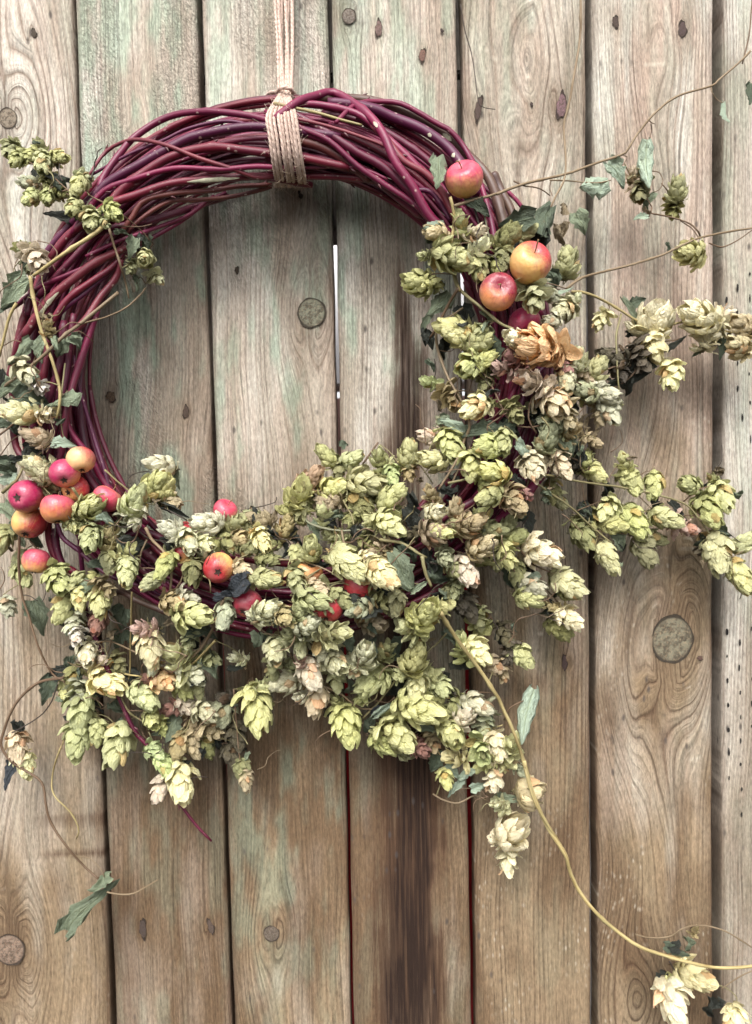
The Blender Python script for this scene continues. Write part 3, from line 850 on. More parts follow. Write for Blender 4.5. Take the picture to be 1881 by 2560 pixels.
# canes that can be followed by eye on the front of the bundle: tile, points, width px (start, end), colour, lift (mm), buds, scars
FRONT = [
    ('A', [(640, 760), (690, 640), (790, 490), (900, 370), (1100, 250), (1350, 200), (1650, 235), (1900, 300), (2200, 420)], 19, 17, 'm', 5, 1, ()),
    ('A', [(585, 640), (690, 465), (830, 410), (960, 400), (1110, 435), (1300, 510), (1540, 590), (1700, 630), (1850, 650)], 9, 13, 'k', 9, 4, ()),
    ('A', [(590, 635), (720, 560), (870, 480), (1060, 390), (1250, 320), (1500, 290), (1750, 330)], 8, 10, 'p', 3, 1, ()),
    ('A', [(480, 950), (560, 830), (700, 690), (900, 560), (1100, 440), (1300, 360), (1650, 310), (1950, 330), (2250, 380)], 25, 24, 'p', 5, 1, ((0.06, 0.13, 0.5),)),
    ('A', [(640, 930), (800, 740), (950, 600), (1150, 500), (1400, 450), (1650, 465), (1950, 500), (2300, 580)], 24, 22, 'r', 5, 2, ()),
    ('A', [(480, 1010), (590, 850), (700, 720), (900, 640), (1150, 595), (1450, 575), (1700, 570), (2000, 600)], 15, 14, 'm', 8, 2, ()),
    ('A', [(330, 1170), (440, 1040), (600, 900), (730, 820), (900, 740), (1150, 680), (1500, 650), (1750, 640), (2050, 690)], 22, 20, 'r', 7, 1, ((0.56, 0.74, 0.55),)),
    ('A', [(800, 1010), (870, 900), (960, 790), (1150, 745), (1400, 725), (1560, 700), (1800, 690)], 15, 13, 'b', 6, 3, ()),
    ('A', [(830, 1020), (920, 930), (1100, 820), (1300, 790), (1550, 760), (1800, 700)], 12, 12, 'b', 6, 2, ()),
    ('A', [(880, 980), (1000, 930), (1150, 870), (1300, 820), (1500, 770)], 20, 18, 'd', 2, 0, ()),
    ('A', [(100, 1500), (240, 1360), (400, 1290), (700, 1170), (950, 1060), (1200, 930), (1330, 835), (1500, 740)], 13, 13, 'm', 6, 2, ()),
    ('A', [(560, 1160), (760, 1080), (930, 1010), (1080, 960), (1250, 870), (1420, 770)], 11, 11, 'm', 8, 1, ()),
    ('A', [(240, 1430), (480, 1180), (640, 1010), (800, 960), (960, 920)], 20, 16, 'd', 4, 1, ()),
    ('A', [(150, 1690), (330, 1450), (480, 1310), (640, 1200), (800, 1110), (980, 1030)], 25, 20, 'k', 6, 1, ((0.16, 0.36, 0.5),)),
    ('A', [(60, 2020), (130, 1750), (220, 1580), (330, 1440), (480, 1310)], 24, 22, 'r', 3, 0, ()),
    ('A', [(320, 1620), (440, 1440), (600, 1330), (740, 1230), (830, 1130)], 18, 15, 'r', 7, 1, ()),
    ('A', [(280, 1680), (420, 1500), (560, 1400), (680, 1300), (790, 1200)], 14, 12, 'p', 5, 0, ()),
    ('A', [(430, 1700), (560, 1560), (670, 1420), (760, 1290), (800, 1180)], 20, 18, 'k', 8, 0, ()),
    ('A', [(560, 1700), (640, 1560), (720, 1380), (770, 1260)], 13, 11, 'd', 5, 0, ()),
    ('A', [(190, 1560), (200, 1440), (300, 1300), (420, 1130), (560, 960), (640, 870)], 17, 15, 'd', 3, 1, ()),
    ('A', [(250, 1240), (340, 1100), (480, 940), (640, 800), (860, 660)], 20, 19, 'p', 1, 0, ()),
    ('D', [(640, -200), (560, 60), (500, 300), (440, 520), (400, 740), (380, 900), (360, 1100)], 20, 18, 'm', 7, 1, ()),
    ('D', [(480, -150), (460, 120), (430, 320), (380, 560), (330, 800), (300, 1000)], 19, 17, 'd', 5, 0, ()),
    ('D', [(420, -100), (400, 150), (360, 330), (300, 520), (280, 760), (300, 1000)], 22, 20, 'd', 4, 0, ()),
    ('D', [(320, -100), (310, 120), (270, 330), (180, 560), (170, 740), (190, 900)], 20, 19, 'r', 5, 1, ()),
    ('D', [(160, -150), (110, 100), (80, 340), (90, 560), (120, 720), (180, 840)], 22, 20, 'r', 2, 0, ()),
    ('D', [(480, 130), (500, 300), (560, 460), (630, 680), (680, 860), (720, 1000), (790, 1120)], 9, 15, 'p', 3, 3, ()),
    ('D', [(400, 460), (480, 640), (590, 800), (680, 940), (800, 1100), (960, 1240)], 15, 18, 'm', 3, 0, ()),
    ('D', [(420, 700), (540, 880), (640, 1000), (800, 1200), (1000, 1330)], 20, 22, 'd', 2, 0, ()),
    ('D', [(310, 1180), (330, 1360), (400, 1480), (520, 1580), (700, 1700)], 22, 18, 'r', 3, 0, ()),
    ('D', [(360, 1240), (420, 1320), (520, 1420), (700, 1560), (900, 1650)], 13, 12, 'p', 2, 0, ()),
    ('D', [(520, 1000), (530, 1250), (540, 1420), (560, 1600)], 15, 13, 'p', 1, 0, ()),
    ('D', [(350, 1260), (380, 1420), (440, 1560), (560, 1690)], 24, 22, 'd', 3, 0, ()),
    ('D', [(800, 1310), (950, 1290), (1100, 1350), (1300, 1450), (1500, 1510)], 20, 18, 'd', 2, 0, ()),
    ('B', [(150, 260), (310, 150), (420, 100), (540, 85), (680, 140), (800, 250), (880, 370), (960, 540), (1060, 700), (1180, 880), (1300, 1010), (1420, 1200)], 22, 25, 'm', 11, 2, ((0.475, 0.50, 0.4),)),
    ('B', [(100, 200), (330, 310), (500, 400), (700, 560), (860, 680), (1080, 830), (1190, 940), (1330, 1120)], 15, 17, 'm', 7, 2, ()),
    ('B', [(200, 180), (480, 330), (700, 470), (870, 570), (1050, 730), (1200, 900), (1320, 1080)], 20, 23, 'd', 5, 2, ()),
    ('B', [(120, 225), (310, 258), (500, 300), (700, 370), (900, 450), (1040, 560)], 10, 8, 'k', 8, 2, ()),
    ('B', [(560, 270), (690, 165), (830, 140), (980, 165), (1120, 220), (1230, 290), (1310, 340), (1430, 480), (1530, 680), (1600, 980), (1620, 1200)], 13, 17, 'm', 9, 3, ()),
    ('B', [(500, 150), (770, 190), (950, 240), (1120, 330), (1290, 450), (1400, 570), (1500, 760)], 26, 29, 'p', 5, 1, ((0.56, 0.585, 0.4), (0.735, 0.76, 0.45))),
    ('B', [(420, 130), (640, 110), (850, 140), (1050, 230), (1250, 340), (1400, 470), (1560, 640), (1640, 850), (1690, 1060)], 24, 28, 'o', 2, 1, ((0.50, 0.54, 0.5),)),
    ('B', [(250, 210), (320, 160), (500, 165), (700, 240), (850, 330), (1000, 470), (1150, 640)], 18, 20, 'm', 6, 1, ()),
    ('B', [(800, 300), (900, 400), (1000, 520), (1150, 620), (1260, 740), (1350, 900)], 17, 19, 'k', 7, 2, ()),
    ('B', [(200, 600), (360, 580), (600, 570), (760, 590), (900, 650)], 9, 9, 'm', 5, 1, ()),
    ('B', [(100, 500), (350, 520), (600, 560), (800, 640), (1000, 780), (1150, 900)], 34, 30, 'd', 0, 1, ()),
    ('B', [(200, 380), (450, 430), (640, 540), (800, 660)], 26, 24, 'b', 2, 0, ()),
    ('B', [(150, 640), (400, 620), (650, 640), (850, 670), (1080, 820)], 20, 18, 'r', 0, 0, ()),
    ('B', [(150, 160), (310, 185), (450, 215), (600, 260), (740, 300)], 9, 7, 'y', 9, 0, ()),
    ('B', [(700, 250), (900, 350), (1100, 480), (1250, 620), (1380, 800)], 18, 20, 'd', 1, 0, ()),
    ('B', [(1060, 740), (1150, 710), (1220, 770), (1320, 930)], 14, 12, 'p', 4, 0, ()),
    ('C', [(-60, 600), (0, 720), (60, 840), (90, 960)], 26, 24, 'o', 3, 0, ()),
    ('C', [(40, 740), (110, 820), (190, 930), (230, 1050)], 12, 11, 'm', 1, 0, ()),
    ('E', [(1650, 330), (1600, 560), (1520, 720), (1380, 900), (1200, 1050), (1080, 1180)], 20, 18, 'r', 2, 0, ()),
    ('E', [(1720, 900), (1600, 1000), (1480, 1080), (1300, 1200), (1050, 1330)], 26, 22, 'd', 3, 0, ()),
    ('F', [(330, 820), (200, 1000), (80, 1130), (-60, 1250), (-200, 1330)], 24, 24, 'm', 5, 0, ()),
    ('F', [(300, 60), (180, 180), (90, 330), (30, 500), (0, 700)], 16, 18, 'm', 4, 0, ()),
    ('F', [(340, 150), (250, 260), (150, 420), (120, 600)], 14, 14, 'p', 3, 0, ()),
    ('G', [(700, 30), (800, 0), (900, 40), (1060, 130), (1250, 190), (1500, 250)], 18, 18, 'o', 4, 0, ()),
    ('G', [(560, 100), (640, 300), (760, 640), (900, 900), (980, 1020), (1100, 1240), (1200, 1400), (1290, 1530), (1390, 1635)], 17, 8, 'd', 2, 3, ()),
    ('H', [(0, 200), (250, 250), (500, 200), (700, 120), (900, 80)], 18, 16, 'd', -4, 0, ()),
]
for i, (t, pts, w0, w1, col, lift, buds, scars) in enumerate(FRONT):
    P = []
    kr = np.random.default_rng(3000 + i)
    for (x, y) in pts:
        a, b = px(t, x, y)
        P.append(at(a + kr.normal() * 2.5, b + kr.normal() * 2.5, ring_front(a, b, lift * 0.001)))
    add_cane(P, w0 * 0.45 * mpp(0.07), w1 * 0.45 * mpp(0.07), col, 2000 + i, buds, scars)

# ------------------------------------------------------------------ twine hanger
tw_loc = at(712, 225, 0.05)
twine = thing("twine_hanger", "pale jute twine wound round the top of the wreath as its hanging cord", "twine", tw_loc)
def strand(P, r, name="strand"):
    pts, L = catmull(P, max(24, int(L_est(P) / 0.0022)))
    k = np.linspace(0, L, len(pts))
    R = r * (1 + 0.10 * np.sin(k * 1500 + random.random() * 6))
    V, F, UV, _ = tube(pts, R, 8, tw_loc)
    return link(name, mesh(name, V, F, TWINE, True, UV), twine), pts
allpts = []
for i in range(6):
    xt = 687 + i * 8.6
    xb = 698 + (0, 2, 1, 4, 3, 5)[i] * 6.2
    jx = random.uniform(-5, 5)
    P = [at(xt - 3, -420, 0.010 + 0.002 * (i % 2)), at(xt, -60, 0.018 + 0.003 * (i % 2)), at((xt * 0.55 + xb * 0.45) + jx, 110, 0.034 + 0.002 * (i % 2)), at(xb, 222, 0.050), at(xb + 2, 246, 0.056)]
    o, p = strand(P, 4.5 * mpp(0.04))
    allpts.append(p)
n = 9
for i in range(n):
    f = i / (n - 1)
    xa = 704 + 16 * f
    xm = 669 + 71 * f
    xe = 690 + 72 * f
    xm += random.uniform(-2.2, 2.2); xe += random.uniform(-3, 3)
    lf = 0.012 + 0.0015 * (i % 2)
    P = [at(xa, 232, 0.056 + 0.002 * (i % 2)), at(xa * 0.55 + xm * 0.45, 255, 0.064), at(xm, 292, ring_front(xm, 292, lf)), at(xm + (xe - xm) * 0.3, 340, ring_front(xm, 340, lf)),
         at(xm + (xe - xm) * 0.65, 395, ring_front(xm, 395, lf)), at(xe, 440, ring_front(xe, 440, lf * 0.9)), at(xe + 2, 462, 0.046), at(xe, 458, 0.022), at(xm + 8, 400, 0.006), at(xm, 300, 0.005), at(xm, 238, 0.022), at(xa, 228, 0.044)]
    o, p = strand(P, 4.35 * mpp(0.07))
    allpts.append(p[: int(len(p) * 0.6)])
P = [at(694, 232, 0.050), at(700, 222, 0.060), at(714, 219, 0.064), at(728, 224, 0.060), at(732, 236, 0.052), at(720, 243, 0.060), at(706, 240, 0.060), at(698, 228, 0.052)]
strand(P, 4.6 * mpp(0.06))
# loose fibres
V, F = [], []
rs = np.random.default_rng(3)
for i in range(1500):
    p = allpts[rs.integers(len(allpts))]
    q = p[rs.integers(len(p))]
    d = Vector((rs.normal(), -abs(rs.normal()) * 0.8, rs.normal())).normalized()
    d2 = Vector(rs.normal(size=3)).normalized()
    L = rs.uniform(0.0015, 0.0055) if rs.random() < 0.85 else rs.uniform(0.006, 0.011)
    pts = np.array([Vector(q) + d * L * s + d2 * L * 0.5 * s * s for s in (0, 0.35, 0.7, 1.0)])
    v, f, _, _ = tube(pts, np.full(4, 0.00010), 3, tw_loc)
    k = len(V); V += v; F += [tuple(a + k for a in x) for x in f]
FIBRE = mat_simple("jute_fibre", (0.62, 0.48, 0.38), 0.7, 0.2, 500)
o = link("loose_fibre", mesh("loose_fibre", V, F, FIBRE), twine)
o["kind"] = "stuff"

# ------------------------------------------------------------------ crab apples
def apple_mesh(mat, seed):
    rs = np.random.default_rng(seed)
    nu, nv = 28, 20
    V, F = [], []
    a1, a2 = rs.uniform(0, 6.3, 2)
    sq = rs.uniform(0.86, 1.0)
    tilt = rs.normal(0, 0.07, 2)
    for j in range(nv + 1):
        th = math.pi * j / nv                  # 0 = stalk end
        r = math.sin(th)
        z = math.cos(th) * sq
        rad = r * (1 + 0.05 * math.cos(th))
        dip = 0.30 * math.exp(-(th / 0.42) ** 2)
        dipb = 0.20 * math.exp(-((math.pi - th) / 0.36) ** 2)
        z = z - dip + dipb
        for k in range(nu):
            a = 2 * math.pi * k / nu
            w = 1 + 0.018 * math.sin(2 * a + a1) * r + 0.014 * math.cos(5 * a + a2) * math.exp(-((math.pi - th) / 0.9) ** 2)
            xx, yy = rad * w * math.cos(a), rad * w * math.sin(a)
            V.append((xx, yy, z * (1 + tilt[0] * xx + tilt[1] * yy) + 0.05 * tilt[0] * xx))
    for j in range(nv):
        for k in range(nu):
            k2 = (k + 1) % nu
            F.append((j * nu + k, (j + 1) * nu + k, (j + 1) * nu + k2, j * nu + k2))
    return mesh("crab_apple", V, F, mat), sq
def calyx_mesh():
    V, F = [], []
    n = 10
    for k in range(n):
        a = 2 * math.pi * k / n
        V.append((0.13 * math.cos(a), 0.13 * math.sin(a), -0.030))
    V.append((0, 0, -0.012)); c = len(V) - 1
    for k in range(n):
        F.append((k, (k + 1) % n, c))
    for k in range(5):
        a = 2 * math.pi * k / 5
        d = Vector((math.cos(a), math.sin(a), 0)); e = Vector((-math.sin(a), math.cos(a), 0))
        b = len(V)
        V += [tuple(d * 0.10 + e * 0.06), tuple(d * 0.10 - e * 0.06), tuple(d * 0.19 + e * 0.035 + Vector((0, 0, -0.07))), tuple(d * 0.17 - e * 0.03 + Vector((0, 0, -0.09))), tuple(d * 0.24 + Vector((0, 0, -0.05)))]
        F += [(b, b + 1, b + 3, b + 2), (b + 2, b + 3, b + 4)]
    return mesh("calyx", V, F, CALYX, False)
CALM = calyx_mesh()
YEL, ORG, PCH = (0.66, 0.37, 0.12), (0.60, 0.235, 0.085), (0.68, 0.39, 0.18)
PNK, RED, MAG, DRED = (0.46, 0.045, 0.085), (0.36, 0.020, 0.028), (0.34, 0.018, 0.075), (0.21, 0.009, 0.027)
# px x, y, r, axis (stalk dir: right, up, towards camera), base, blush, blush dir (right, up, to camera), cover, depth offset mm, label
APPLES = [
    (1161, 447, 47, (-0.30, 0.50, 0.8), YEL, PNK, (0.0, 0.95, 0.3), 0.80, 14, "rosy pink and yellow crab apple alone high on the ring, short stalk"),
    (1326, 658, 52, (0.12, 0.42, 0.9), YEL, RED, (0.75, 0.65, 0.0), 0.38, 18, "large golden crab apple with red shoulder and long pale stalk"),
    (1245, 731, 47, (0.05, 0.15, 1.0), ORG, DRED, (0.35, 0.75, 0.2), 0.70, 10, "dark red crab apple just beneath the large golden one"),
    (1311, 806, 40, (0.2, -0.7, 0.3), ORG, MAG, (0.0, 0.5, 0.5), 0.95, -14, "magenta crab apple half buried among hops near the big tan hop cone"),
    (203, 1150, 35, (-0.2, 0.7, -0.3), PCH, RED, (0.7, 0.6, -0.3), 0.10, 6, "peach yellow crab apple at top of the cluster on the ring's side"),
    (162, 1184, 37, (-0.3, 0.6, -0.8), ORG, MAG, (-0.2, 0.5, 0.4), 0.75, 8, "pink crab apple with dark eye just beneath the peach yellow one"),
    (65, 1241, 42, (0.15, 0.1, -1.0), ORG, MAG, (-0.2, 0.5, 0.5), 1.0, 16, "deep magenta crab apple with round eye hole towards the viewer"),
    (146, 1272, 43, (-0.1, 0.9, -0.2), ORG, PNK, (0.1, 0.75, 0.1), 0.42, 14, "large orange red crab apple beside the deep magenta one"),
    (190, 1222, 34, (0.3, 0.3, -0.7), YEL, RED, (0.7, 0.4, 0.0), 0.45, -4, "orange crab apple tucked behind the pink one in the cluster"),
    (74, 1307, 41, (0.0, 0.8, -0.6), YEL, RED, (0.6, -0.2, 0.0), 0.32, 8, "orange crab apple with ragged black eye below the magenta one"),
    (268, 1247, 37, (0.4, 0.7, -0.3), ORG, PNK, (-0.1, -0.2, 0.7), 0.55, 2, "pink crab apple with orange cheeks partly behind a hop cone"),
    (91, 1403, 34, (0.1, 0.95, -0.3), YEL, PNK, (0.2, 0.75, 0.1), 0.60, 8, "single small pink and orange crab apple hanging lowest of the cluster"),
    (564, 1277, 31, (0.45, 0.75, 0.35), PCH, PNK, (0.0, 0.7, 0.4), 0.75, 2, "pink crab apple with long thin upright stalk above the hops"),
    (465, 1326, 26, (0.1, 0.8, 0.3), YEL, RED, (0.0, 0.8, 0.2), 0.6, -8, "small red crab apple peeping over white hops, black leaf behind"),
    (458, 1382, 27, (0.1, 0.4, -0.7), YEL, RED, (-0.4, 0.4, 0.2), 0.5, -6, "red orange crab apple almost hidden beneath white hops"),
    (547, 1420, 39, (-0.15, 0.25, -0.95), YEL, RED, (-0.35, -0.25, 0.4), 0.55, 10, "red and yellow crab apple with pale eye in the lower hops"),
    (620, 1508, 37, (0.2, 0.5, -0.6), ORG, DRED, (0.0, 0.3, 0.5), 0.8, 2, "dusky red crab apple mostly covered by hops at the bottom"),
    (820, 1520, 40, (0.1, 0.7, -0.5), ORG, RED, (0.2, 0.2, 0.6), 1.0, 6, "bright deep red crab apple at the underside of the wreath"),
    (768, 1432, 40, (0.1, 0.6, 0.2), YEL, ORG, (0.6, 0.4, 0.0), 0.3, -8, "golden orange crab apple deep between hops in the lower middle"),
    (899, 1466, 40, (0.1, 0.6, -0.4), YEL, RED, (-0.3, 0.1, 0.6), 0.75, -4, "red crab apple with yellow side under the pale twin hop cones"),
]
def cam_dir(v):
    return (cam_right * v[0] - cam_down * v[1] - cam_fwd * v[2]).normalized()
for i, (x, y, r, ax, base, blush, bd, cover, dz, label) in enumerate(APPLES):
    dep = surf(x, y) + dz * 0.001
    R = r * mpp(dep)
    a = cam_dir(ax)
    q = a.to_track_quat('Z', 'Y') @ Quaternion((0, 0, 1), random.uniform(0, 6.28))
    ld = q.inverted() @ cam_dir(bd)
    mt = mat_apple("apple_skin", base, blush, tuple(ld), cover + 0.0)
    am, sq = apple_mesh(mt, 70 + i)
    o = link("crab_apple", am)
    o.location = at(x, y, dep)
    o.rotation_mode = 'QUATERNION'
    o.rotation_quaternion = q
    o.scale = (R, R, R)
    o["label"] = label
    o["category"] = "apple"
    o["group"] = "crab apples tied into the wreath"
    pts, L = catmull([(0, 0, 0.55), (0.02, 0.0, 0.8), (0.08, 0.03, 1.05), (0.2, 0.05, 1.30 if i in (1, 12) else 1.0 + 0.1 * random.random())], 10)
    v, f, uv, _ = tube(pts, np.linspace(0.028, 0.036, 10), 6)
    link("stalk", mesh("stalk", v, f, STALK, True, uv), o)
    c = link("calyx", CALM, o)
    c.location = (0, 0, -(sq - 0.2) - 0.035)
    c.scale = (1.15, 1.15, 1.0)

# ------------------------------------------------------------------ bracts, cones, leaves
def bract_mesh(seed, kind):
    rs = np.random.default_rng(seed)
    nx, ny = 5, 7
    V, F, UV = [], [], []
    W = {'cup': 0.42, 'wide': 0.47, 'narrow': 0.33, 'open': 0.44}[kind]
    bulge = {'cup': 0.33, 'wide': 0.28, 'narrow': 0.26, 'open': 0.08}[kind]
    curl = {'cup': 0.0, 'wide': 0.05, 'narrow': 0.08, 'open': 0.22}[kind]
    ph = rs.uniform(0, 6.3, 4)
    for j in range(ny):
        y = (0, 0.2, 0.42, 0.63, 0.80, 0.93, 1.0)[j]
        w = W * (max(0.0, math.sin(math.pi * (0.10 + 0.90 * y) ** 0.85)) ** 0.55) if j < ny - 1 else 0.07 * W
        for i in range(nx):
            s = -1 + 2 * i / (nx - 1)
            x = w * s * (1 + 0.06 * math.sin(7 * y + ph[0] + s))
            z = bulge * math.sin(math.pi * min(1, y * 0.95 + 0.03)) * (1 - 0.2 * s * s) - 0.52 * W * s * s * (w / W) * (0.9 if kind != 'open' else 0.35)
            z += curl * max(0, y - 0.6) ** 1.4 * 2.0
            z += 0.02 * math.sin(9 * y + 3 * s + ph[1]) + (0.055 * math.sin(8 * y + ph[2] + 2 * s) if abs(s) > 0.9 else 0)
            z += 0.02 * abs(s) ** 0.5 * math.sin(5 * s + ph[3])
            V.append((x, y + 0.02 * math.sin(4 * s + ph[3]), z))
            UV.append((s, y))
    for j in range(ny - 1):
        for i in range(nx - 1):
            F.append((j * nx + i, j * nx + i + 1, (j + 1) * nx + i + 1, (j + 1) * nx + i))
    return mesh("bract", V, F, BRACT, True, UV)
BR = {k: [bract_mesh(10 * j + n_, k) for j in range(4)] for n_, k in enumerate(('cup', 'wide', 'narrow', 'open'))}

def core_mesh():
    V, F, UV = [], [], []
    n, mrow = 8, 7
    for j in range(mrow):
        z = j / (mrow - 1)
        r = 0.02 + 0.13 * math.sin(math.pi * min(1, z * 0.9 + 0.08)) ** 0.8
        for k in range(n):
            a = 2 * math.pi * (k + 0.5 * (j % 2)) / n
            rr = r * (1 + 0.25 * ((k + j) % 2))
            V.append((rr * math.cos(a), rr * math.sin(a), z * 0.9)); UV.append((math.cos(a), z))
    for j in range(mrow - 1):
        for k in range(n):
            F.append((j * n + k, j * n + (k + 1) % n, (j + 1) * n + (k + 1) % n, (j + 1) * n + k))
    F.append(tuple(range(n - 1, -1, -1))); F.append(tuple(range((mrow - 1) * n, mrow * n)))
    return mesh("hop_cone", V, F, BRACT, True, UV)
CORE = core_mesh()

def cone_template(seed, openness, nb, big=1.0):
    """list of (bract mesh, matrix in cone space); the cone runs 0..1 along +Z"""
    rs = np.random.default_rng(seed)
    out = []
    ph = rs.uniform(0, 6.3)
    for i in range(nb):
        t = (i + 0.3) / nb
        az = ph + i * 2.39996 + rs.normal(0, 0.10)
        al = math.radians((74 - 66 * t ** 0.7) * (0.72 + 0.72 * openness) + rs.normal(0, 4 + 7 * max(0, openness)))
        al = min(al, math.radians(118))
        ln = (0.45 - 0.11 * t) * rs.uniform(0.82, 1.14) * (1 + 0.12 * openness) * big
        if t < 0.14:
            ln *= 0.8
        rad = Vector((math.cos(az), math.sin(az), 0))
        yd = (Vector((0, 0, 1)) * math.cos(al) + rad * math.sin(al)).normalized()
        zd = (rad * math.cos(al) - Vector((0, 0, 1)) * math.sin(al)).normalized()
        xd = yd.cross(zd)
        roll = rs.normal(0, 0.16)
        xd, zd = xd * math.cos(roll) + zd * math.sin(roll), zd * math.cos(roll) - xd * math.sin(roll)
        w = ln * rs.uniform(0.78, 1.05)
        M = Matrix((xd * w, yd * ln, zd * ln)).transposed().to_4x4()
        M.translation = rad * (0.05 + 0.02 * (1 - t)) + Vector((0, 0, 0.02 + (0.66 if big == 1.0 else 0.36) * t))
        kind = rs.choice(('open', 'wide')) if openness > 0.6 or t < 0.16 else rs.choice(('cup', 'cup', 'wide', 'narrow'))
        out.append((BR[kind][rs.integers(4)], M, t))
    return out
TPL = {'c': [cone_template(s, 0.02, 38) for s in range(5)], 'm': [cone_template(20 + s, 0.36, 33) for s in range(6)], 'o': [cone_template(40 + s, 0.92, 20) for s in range(5)],
       'f': [cone_template(60 + s, 0.35, 17) for s in range(4)], 'b': [cone_template(80 + s, 0.12, 22, 1.5) for s in range(3)]}

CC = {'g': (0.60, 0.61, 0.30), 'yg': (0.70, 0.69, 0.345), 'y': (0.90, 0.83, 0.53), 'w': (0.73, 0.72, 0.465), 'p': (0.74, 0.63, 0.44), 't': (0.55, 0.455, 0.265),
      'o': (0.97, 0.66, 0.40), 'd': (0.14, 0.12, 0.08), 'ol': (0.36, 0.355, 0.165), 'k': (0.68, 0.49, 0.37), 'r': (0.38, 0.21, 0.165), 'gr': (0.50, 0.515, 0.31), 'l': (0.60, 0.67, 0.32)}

def leaf_mesh(seed, kind):
    rs = np.random.default_rng(seed)
    nx, ny = 9, 11
    V, F, UV = [], [], []
    ph = rs.uniform(0, 6.3, 6)
    roll = {'fold': 1.7, 'roll': 2.4, 'half': 1.25, 'flat': 0.45, 'crumple': 0.9}[kind]
    bend = rs.uniform(0.3, 0.9) * (1.6 if kind == 'crumple' else 1.0)
    amp = {'fold': 0.06, 'roll': 0.03, 'half': 0.05, 'flat': 0.05, 'crumple': 0.14}[kind]
    Wd = {'fold': 0.30, 'roll': 0.36, 'half': 0.40, 'flat': 0.40, 'crumple': 0.48}[kind]
    for j in range(ny):
        y = j / (ny - 1)
        w = Wd * (math.sin(math.pi * (0.06 + 0.93 * y) ** 0.62)) ** 0.8 if j < ny - 1 else 0.01
        w *= 1 + 0.13 * math.sin(y * 21 + ph[0])
        for i in range(nx):
            s = -1 + 2 * i / (nx - 1)
            edge = abs(s) ** 3
            ww = w * (1 + edge * 0.10 * ((j % 2) * 2 - 1))
            a = s * roll * (0.75 + 0.35 * math.sin(2.2 * y + ph[1]))
            if abs(roll) > 0.2:
                x = ww * math.sin(a) / roll * 1.0
                z = ww * (1 - math.cos(a)) / roll
            yy = y - (0.10 if j == 0 else 0) * abs(s)
            z += amp * (math.sin(7 * y + 4 * s + ph[2]) + 0.6 * math.sin(11 * s - 5 * y + ph[3]))
            x += amp * 0.5 * math.sin(6 * y + ph[4])
            ang = bend * yy
            yb = math.sin(ang) / bend
            zb = -(1 - math.cos(ang)) / bend
            V.append((x, yb - z * math.sin(-ang) * 0.0, z + zb)); UV.append((s, y))
    for j in range(ny - 1):
        for i in range(nx - 1):
            F.append((j * nx + i, j * nx + i + 1, (j + 1) * nx + i + 1, (j + 1) * nx + i))
    return mesh("leaf", V, F, LEAF, True, UV)
LF = {k: [leaf_mesh(200 + 10 * j + n_, k) for j in range(4)] for n_, k in enumerate(('roll', 'half', 'flat', 'crumple', 'fold'))}
LC = {'gf': (0.150, 0.180, 0.120), 'gg': (0.205, 0.245, 0.165), 'dk': (0.040, 0.044, 0.036), 'mint': (0.36, 0.44, 0.34), 'gd': (0.10, 0.125, 0.085), 'bl': (0.05, 0.058, 0.068), 'tn': (0.24, 0.19, 0.12), 'wh': (0.80, 0.80, 0.72)}

